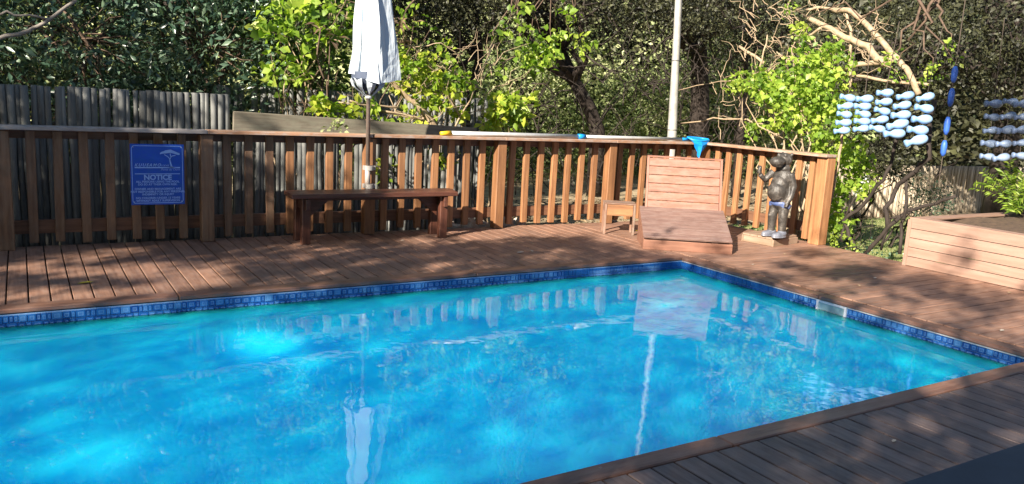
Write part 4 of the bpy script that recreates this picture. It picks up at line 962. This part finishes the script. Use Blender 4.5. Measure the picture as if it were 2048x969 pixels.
# litter of leaves on the ground behind the railing and blades on the lawn
P = [[random.uniform(1.5, 13), random.uniform(8.2, 12), -.285] for _ in range(6000)]
o = leaf_object('leaf_litter', P, [[random.gauss(0, 1), random.gauss(0, 1), .15] for _ in P], .06, f_brown, None, .5, detail=False); tag(o, 'dry leaf litter on the ground behind the railing', None, None, 'stuff')
P = [[random.uniform(8.7, 14.2), random.uniform(4.9, 8.6), -.265] for _ in range(26000)]
o = leaf_object('lawn_grass', P, [[random.gauss(0, .4), random.gauss(0, .4), 1] for _ in P], .045, f_mid, None, .12, detail=False); tag(o, 'short grass of the lawn behind the planter', None, None, 'stuff')
plant('pale_leaf_sprig', 'sprig of round pale green leaves poking up through the railing beside the weathered plank', 'plant', (2.85, 8.2, .2), [((2.83, 8.16, 1.12), (.09, .06, .06))], 12, 3, .055, f_far, barkmid, .05, .005, 2, None, .7, twigs=4, spread=.02)
# white bundle leaning on the far fence
m = MB(); c0 = at(1722, 372, X=10.6); m.lathe([(.02, -.5), (.5, -.4), (.8, 0), (.6, .4), (.1, .5)], 10)
m.v = [tuple(c0+Vector((v[0]*.05, v[1]*.16, v[2]*.26+v[1]*-.14))+Vector([random.uniform(-.015, .015) for _ in range(3)])) for v in m.v]
o = m.build('white_cloth', whiteplastic, None); tag(o, 'crumpled white cloth bundle in front of the pale fence', 'cloth')

# ------------------------------------------------------------------ shade trees standing left of and behind the pool
LIT = []   # sunny patches as seen on deck (z 0) and water: centre, radii in photograph pixels
def L_(px, py, rx, ry, z=0., keep=.0): LIT.append((px, py, rx, ry, keep))
for a in [(535, 685, 95, 32), (470, 665, 40, 14), (620, 720, 40, 20), (595, 780, 34, 15), (220, 905, 75, 30), (105, 835, 36, 12), (100, 773, 36, 12), (0, 735, 26, 22), (400, 812, 45, 11), (640, 850, 40, 12), (1010, 862, 46, 24),
          (915, 770, 26, 10), (1812, 722, 28, 12), (1885, 748, 26, 12), (830, 962, 70, 18), (350, 632, 45, 8), (750, 692, 34, 14), (1380, 798, 34, 12), (1240, 800, 24, 8), (430, 797, 30, 9), (90, 930, 40, 16), (500, 610, 40, 6),
          (1100, 660, 24, 8), (1330, 610, 30, 7), (930, 740, 20, 8), (330, 950, 40, 12), (60, 880, 25, 10), (560, 870, 22, 12),
          # deck on the far side
          (60, 535, 60, 6), (140, 540, 60, 7), (250, 545, 80, 9), (190, 515, 40, 6), (400, 548, 75, 11), (320, 528, 40, 6), (450, 530, 30, 5), (200, 585, 110, 6), (60, 582, 60, 5), (330, 575, 60, 6), (150, 608, 190, 6), (250, 500, 30, 4),
          (640, 490, 22, 3), (840, 484, 40, 6), (560, 520, 20, 4), (915, 552, 45, 6), (880, 533, 14, 3), (700, 575, 30, 4), (760, 520, 18, 3), (500, 560, 25, 4),
          # right side deck
          (1860, 625, 70, 12), (1790, 605, 26, 8), (1970, 668, 30, 10), (2040, 640, 20, 14), (1620, 568, 60, 8), (1560, 545, 40, 6), (1700, 590, 50, 8), (1690, 565, 40, 7), (1790, 575, 20, 5), (1900, 610, 18, 4), (1880, 665, 50, 6), (1750, 628, 40, 6), (1880, 775, 30, 8), (1930, 770, 16, 6),
          (1150, 520, 15, 3)]: L_(*a)
def sunlit(gx, gy):
    """is the ground point (gx, gy) sunny?  higher things are tested at the ground point their shadow ray reaches"""
    q = proj(gx, gy, 0)
    inside = PX0 < gx < PX1+.15 and PY0-.1 < gy < PY1
    if inside: q = proj(gx+.11*SX, gy+.11*SY, WL)
    if q:
        px, py = q
        for cx, cy, rx, ry, _ in LIT:
            if ((px-cx)/rx)**2+((py-cy)/ry)**2 < (.6 if inside else 1.25): return True
    if gy < 2.45: return False
    if gx > 11.15 and 4.9 < gy < 7: return False
    if inside: return False
    if gx > 5.55 and gy > 6.0:                           # lounger, statue, corner of the deck
        if gx < 6.2 and gy < 6.75: return (math.sin(gx*17)+math.sin(gy*13+gx*5)) > .3   # leaf shadow on the seat
        return True
    if gx > 5.8 and gy > 5.1 and gx < 8.0: return (math.sin(gx*6+gy*3)+math.sin(gy*7-gx*3)) > -.9
    if gx >= 7.6 and gy > 2.2: return (math.sin(gx*6+gy*4)+math.sin(gy*8-gx*3)) > -.9
    if gx > 5.8: return (math.sin(gx*9+gy*3)+math.sin(gy*11-gx*4)) > 1.35
    if gy > 7.25 and gx > 3.95 and gy < 8.2: return True if gy > 7.25+.12*math.sin(gx*7) else False
    if gy >= 8.2:
        if gy < 9.15:
            e = 3.1+.5*math.sin(gy*9); return gx > e and not (gx < 4.6 and math.sin(gx*23+gy*11) > .75)
        if gy < 10.4: return gx > 2.9 and math.sin(gx*21+gy*17)+math.sin(gx*9) > (.1 if gx < 4.4 else -.6)
        return gx > 5.0 or (math.sin(gx*7+gy*5)+math.sin(gy*9-gx*5)) > 1.25
    if gy > 6.0 and gx < 4 and gy < 8.2: return False
    return False
pool_leaves = []
trunks = [(-4.6, -.6), (-6.8, 2.6), (-2.6, -3.0), (-8.6, 5.2)]
tp = {i: ([], [], []) for i in range(4)}; cl = {i: [] for i in range(4)}
def shade_region(x0, x1, y0, y1, dens, hmin=3.4, hmax=7.4):
    n = int((x1-x0)*(y1-y0)*dens)
    for _ in range(n):
        gx, gy = random.uniform(x0, x1), random.uniform(y0, y1)
        rad = .10
        if PX0 < gx < PX1-.1 and PY0+.1 < gy < PY1-.1: continue      # the thinner shade over the water is sown evenly below
        if sunlit(gx, gy): continue
        if any(sunlit(gx+dx, gy+dy) for dx, dy in ((.13, 0), (-.13, 0), (0, .07), (0, -.07))) and random.random() < .75: continue
        H = random.uniform(max(hmin, (gx+.3)/1.7 if gy > 1 else hmin), max(hmax, (gx+.3)/1.7+1.0))
        c = Vector((gx-SX*H, gy-SY*H, H)); i = min(range(4), key=lambda k: (c.x-trunks[k][0])**2+(c.y-trunks[k][1])**2)
        cl[i].append(c)
        for _k in range(9):
            tp[i][0].append([c.x+random.gauss(0, rad*.75), c.y+random.gauss(0, rad*.55), c.z+random.gauss(0, rad*.55)]); tp[i][1].append([random.gauss(0, 1), random.gauss(0, 1), random.gauss(-.1, .6)]); tp[i][2].append(random.random())
shade_region(-2.5, 8.3, -.8, 8.2, 105)
fine = {i: [] for i in range(4)}
gx = -2.6
while gx < PX1-.1:
    gy = PY0+.1
    while gy < PY1-.1:
        x, y = gx+random.uniform(-.017, .017), gy+random.uniform(-.013, .013)
        if not sunlit(x, y):
            H = random.uniform(max(3.6, (x+.3)/1.7), 7.4); c = Vector((x-SX*H, y-SY*H, H)); i = min(range(4), key=lambda k: (c.x-trunks[k][0])**2+(c.y-trunks[k][1])**2)
            fine[i].append(list(c))
        gy += .027
    gx += .034
shade_region(11.8, 17, 10.4, 14.5, 42)
shade_region(-6, -2.5, -2, 9, 40)
shade_region(-1.5, 4.2, 7.7, 10.6, 80)
shade_region(4.2, 6.0, 8.2, 10.6, 95)
shade_region(-1.5, 4.2, 8.2, 10.6, 70)
shade_region(11.2, 13.6, 4.9, 7.0, 70, 6.6, 8.4)
shade_region(0.5, 5.6, 10.6, 13.5, 45)
labs = ['broad leafy shade tree standing behind the left end of the pool', 'tall leafy shade tree standing left of the pool', 'leafy shade tree standing behind the near deck', 'leafy shade tree standing beyond the left end of the pole fence']
for i, (tx, ty) in enumerate(trunks):
    if not tp[i][0]: continue
    root = empty('shade_tree', (tx, ty, -.3), labs[i], 'tree', 'shade trees around the pool outside the picture')
    leaf_object('crown', tp[i][0], tp[i][1], .115, f_dark, root, .55, detail=False, tint=np.array(tp[i][2]))
    if fine[i]: leaf_object('outer_crown', fine[i], rng.normal(size=(len(fine[i]), 3)), .062, f_dark, root, .6, detail=False)
    m = MB(); cc = cl[i]; mean = sum(cc, Vector())/len(cc); fork = Vector((tx, ty, 2.6))
    m.tube([(tx, ty, -.3), (tx+.05, ty, 1.1), fork], [.24, .19, .16], 10); m.build('trunk', barkmid, root, True)
    m = MB()
    for c in random.sample(cc, min(40, len(cc))):
        pts = wiggle(fork, c, 7, .03)
        if any(-2 < q.x+SX*q.z < 6 and 2.2 < q.y+SY*q.z < 6.2 for q in (u_.lerp(v_, f_) for u_, v_ in zip(pts[:-1], pts[1:]) for f_ in (0, .5))): continue
        m.tube(pts, [.042*(1-.85*k/7) for k in range(8)], 6)
    m.build('limbs', barkmid, root, True)
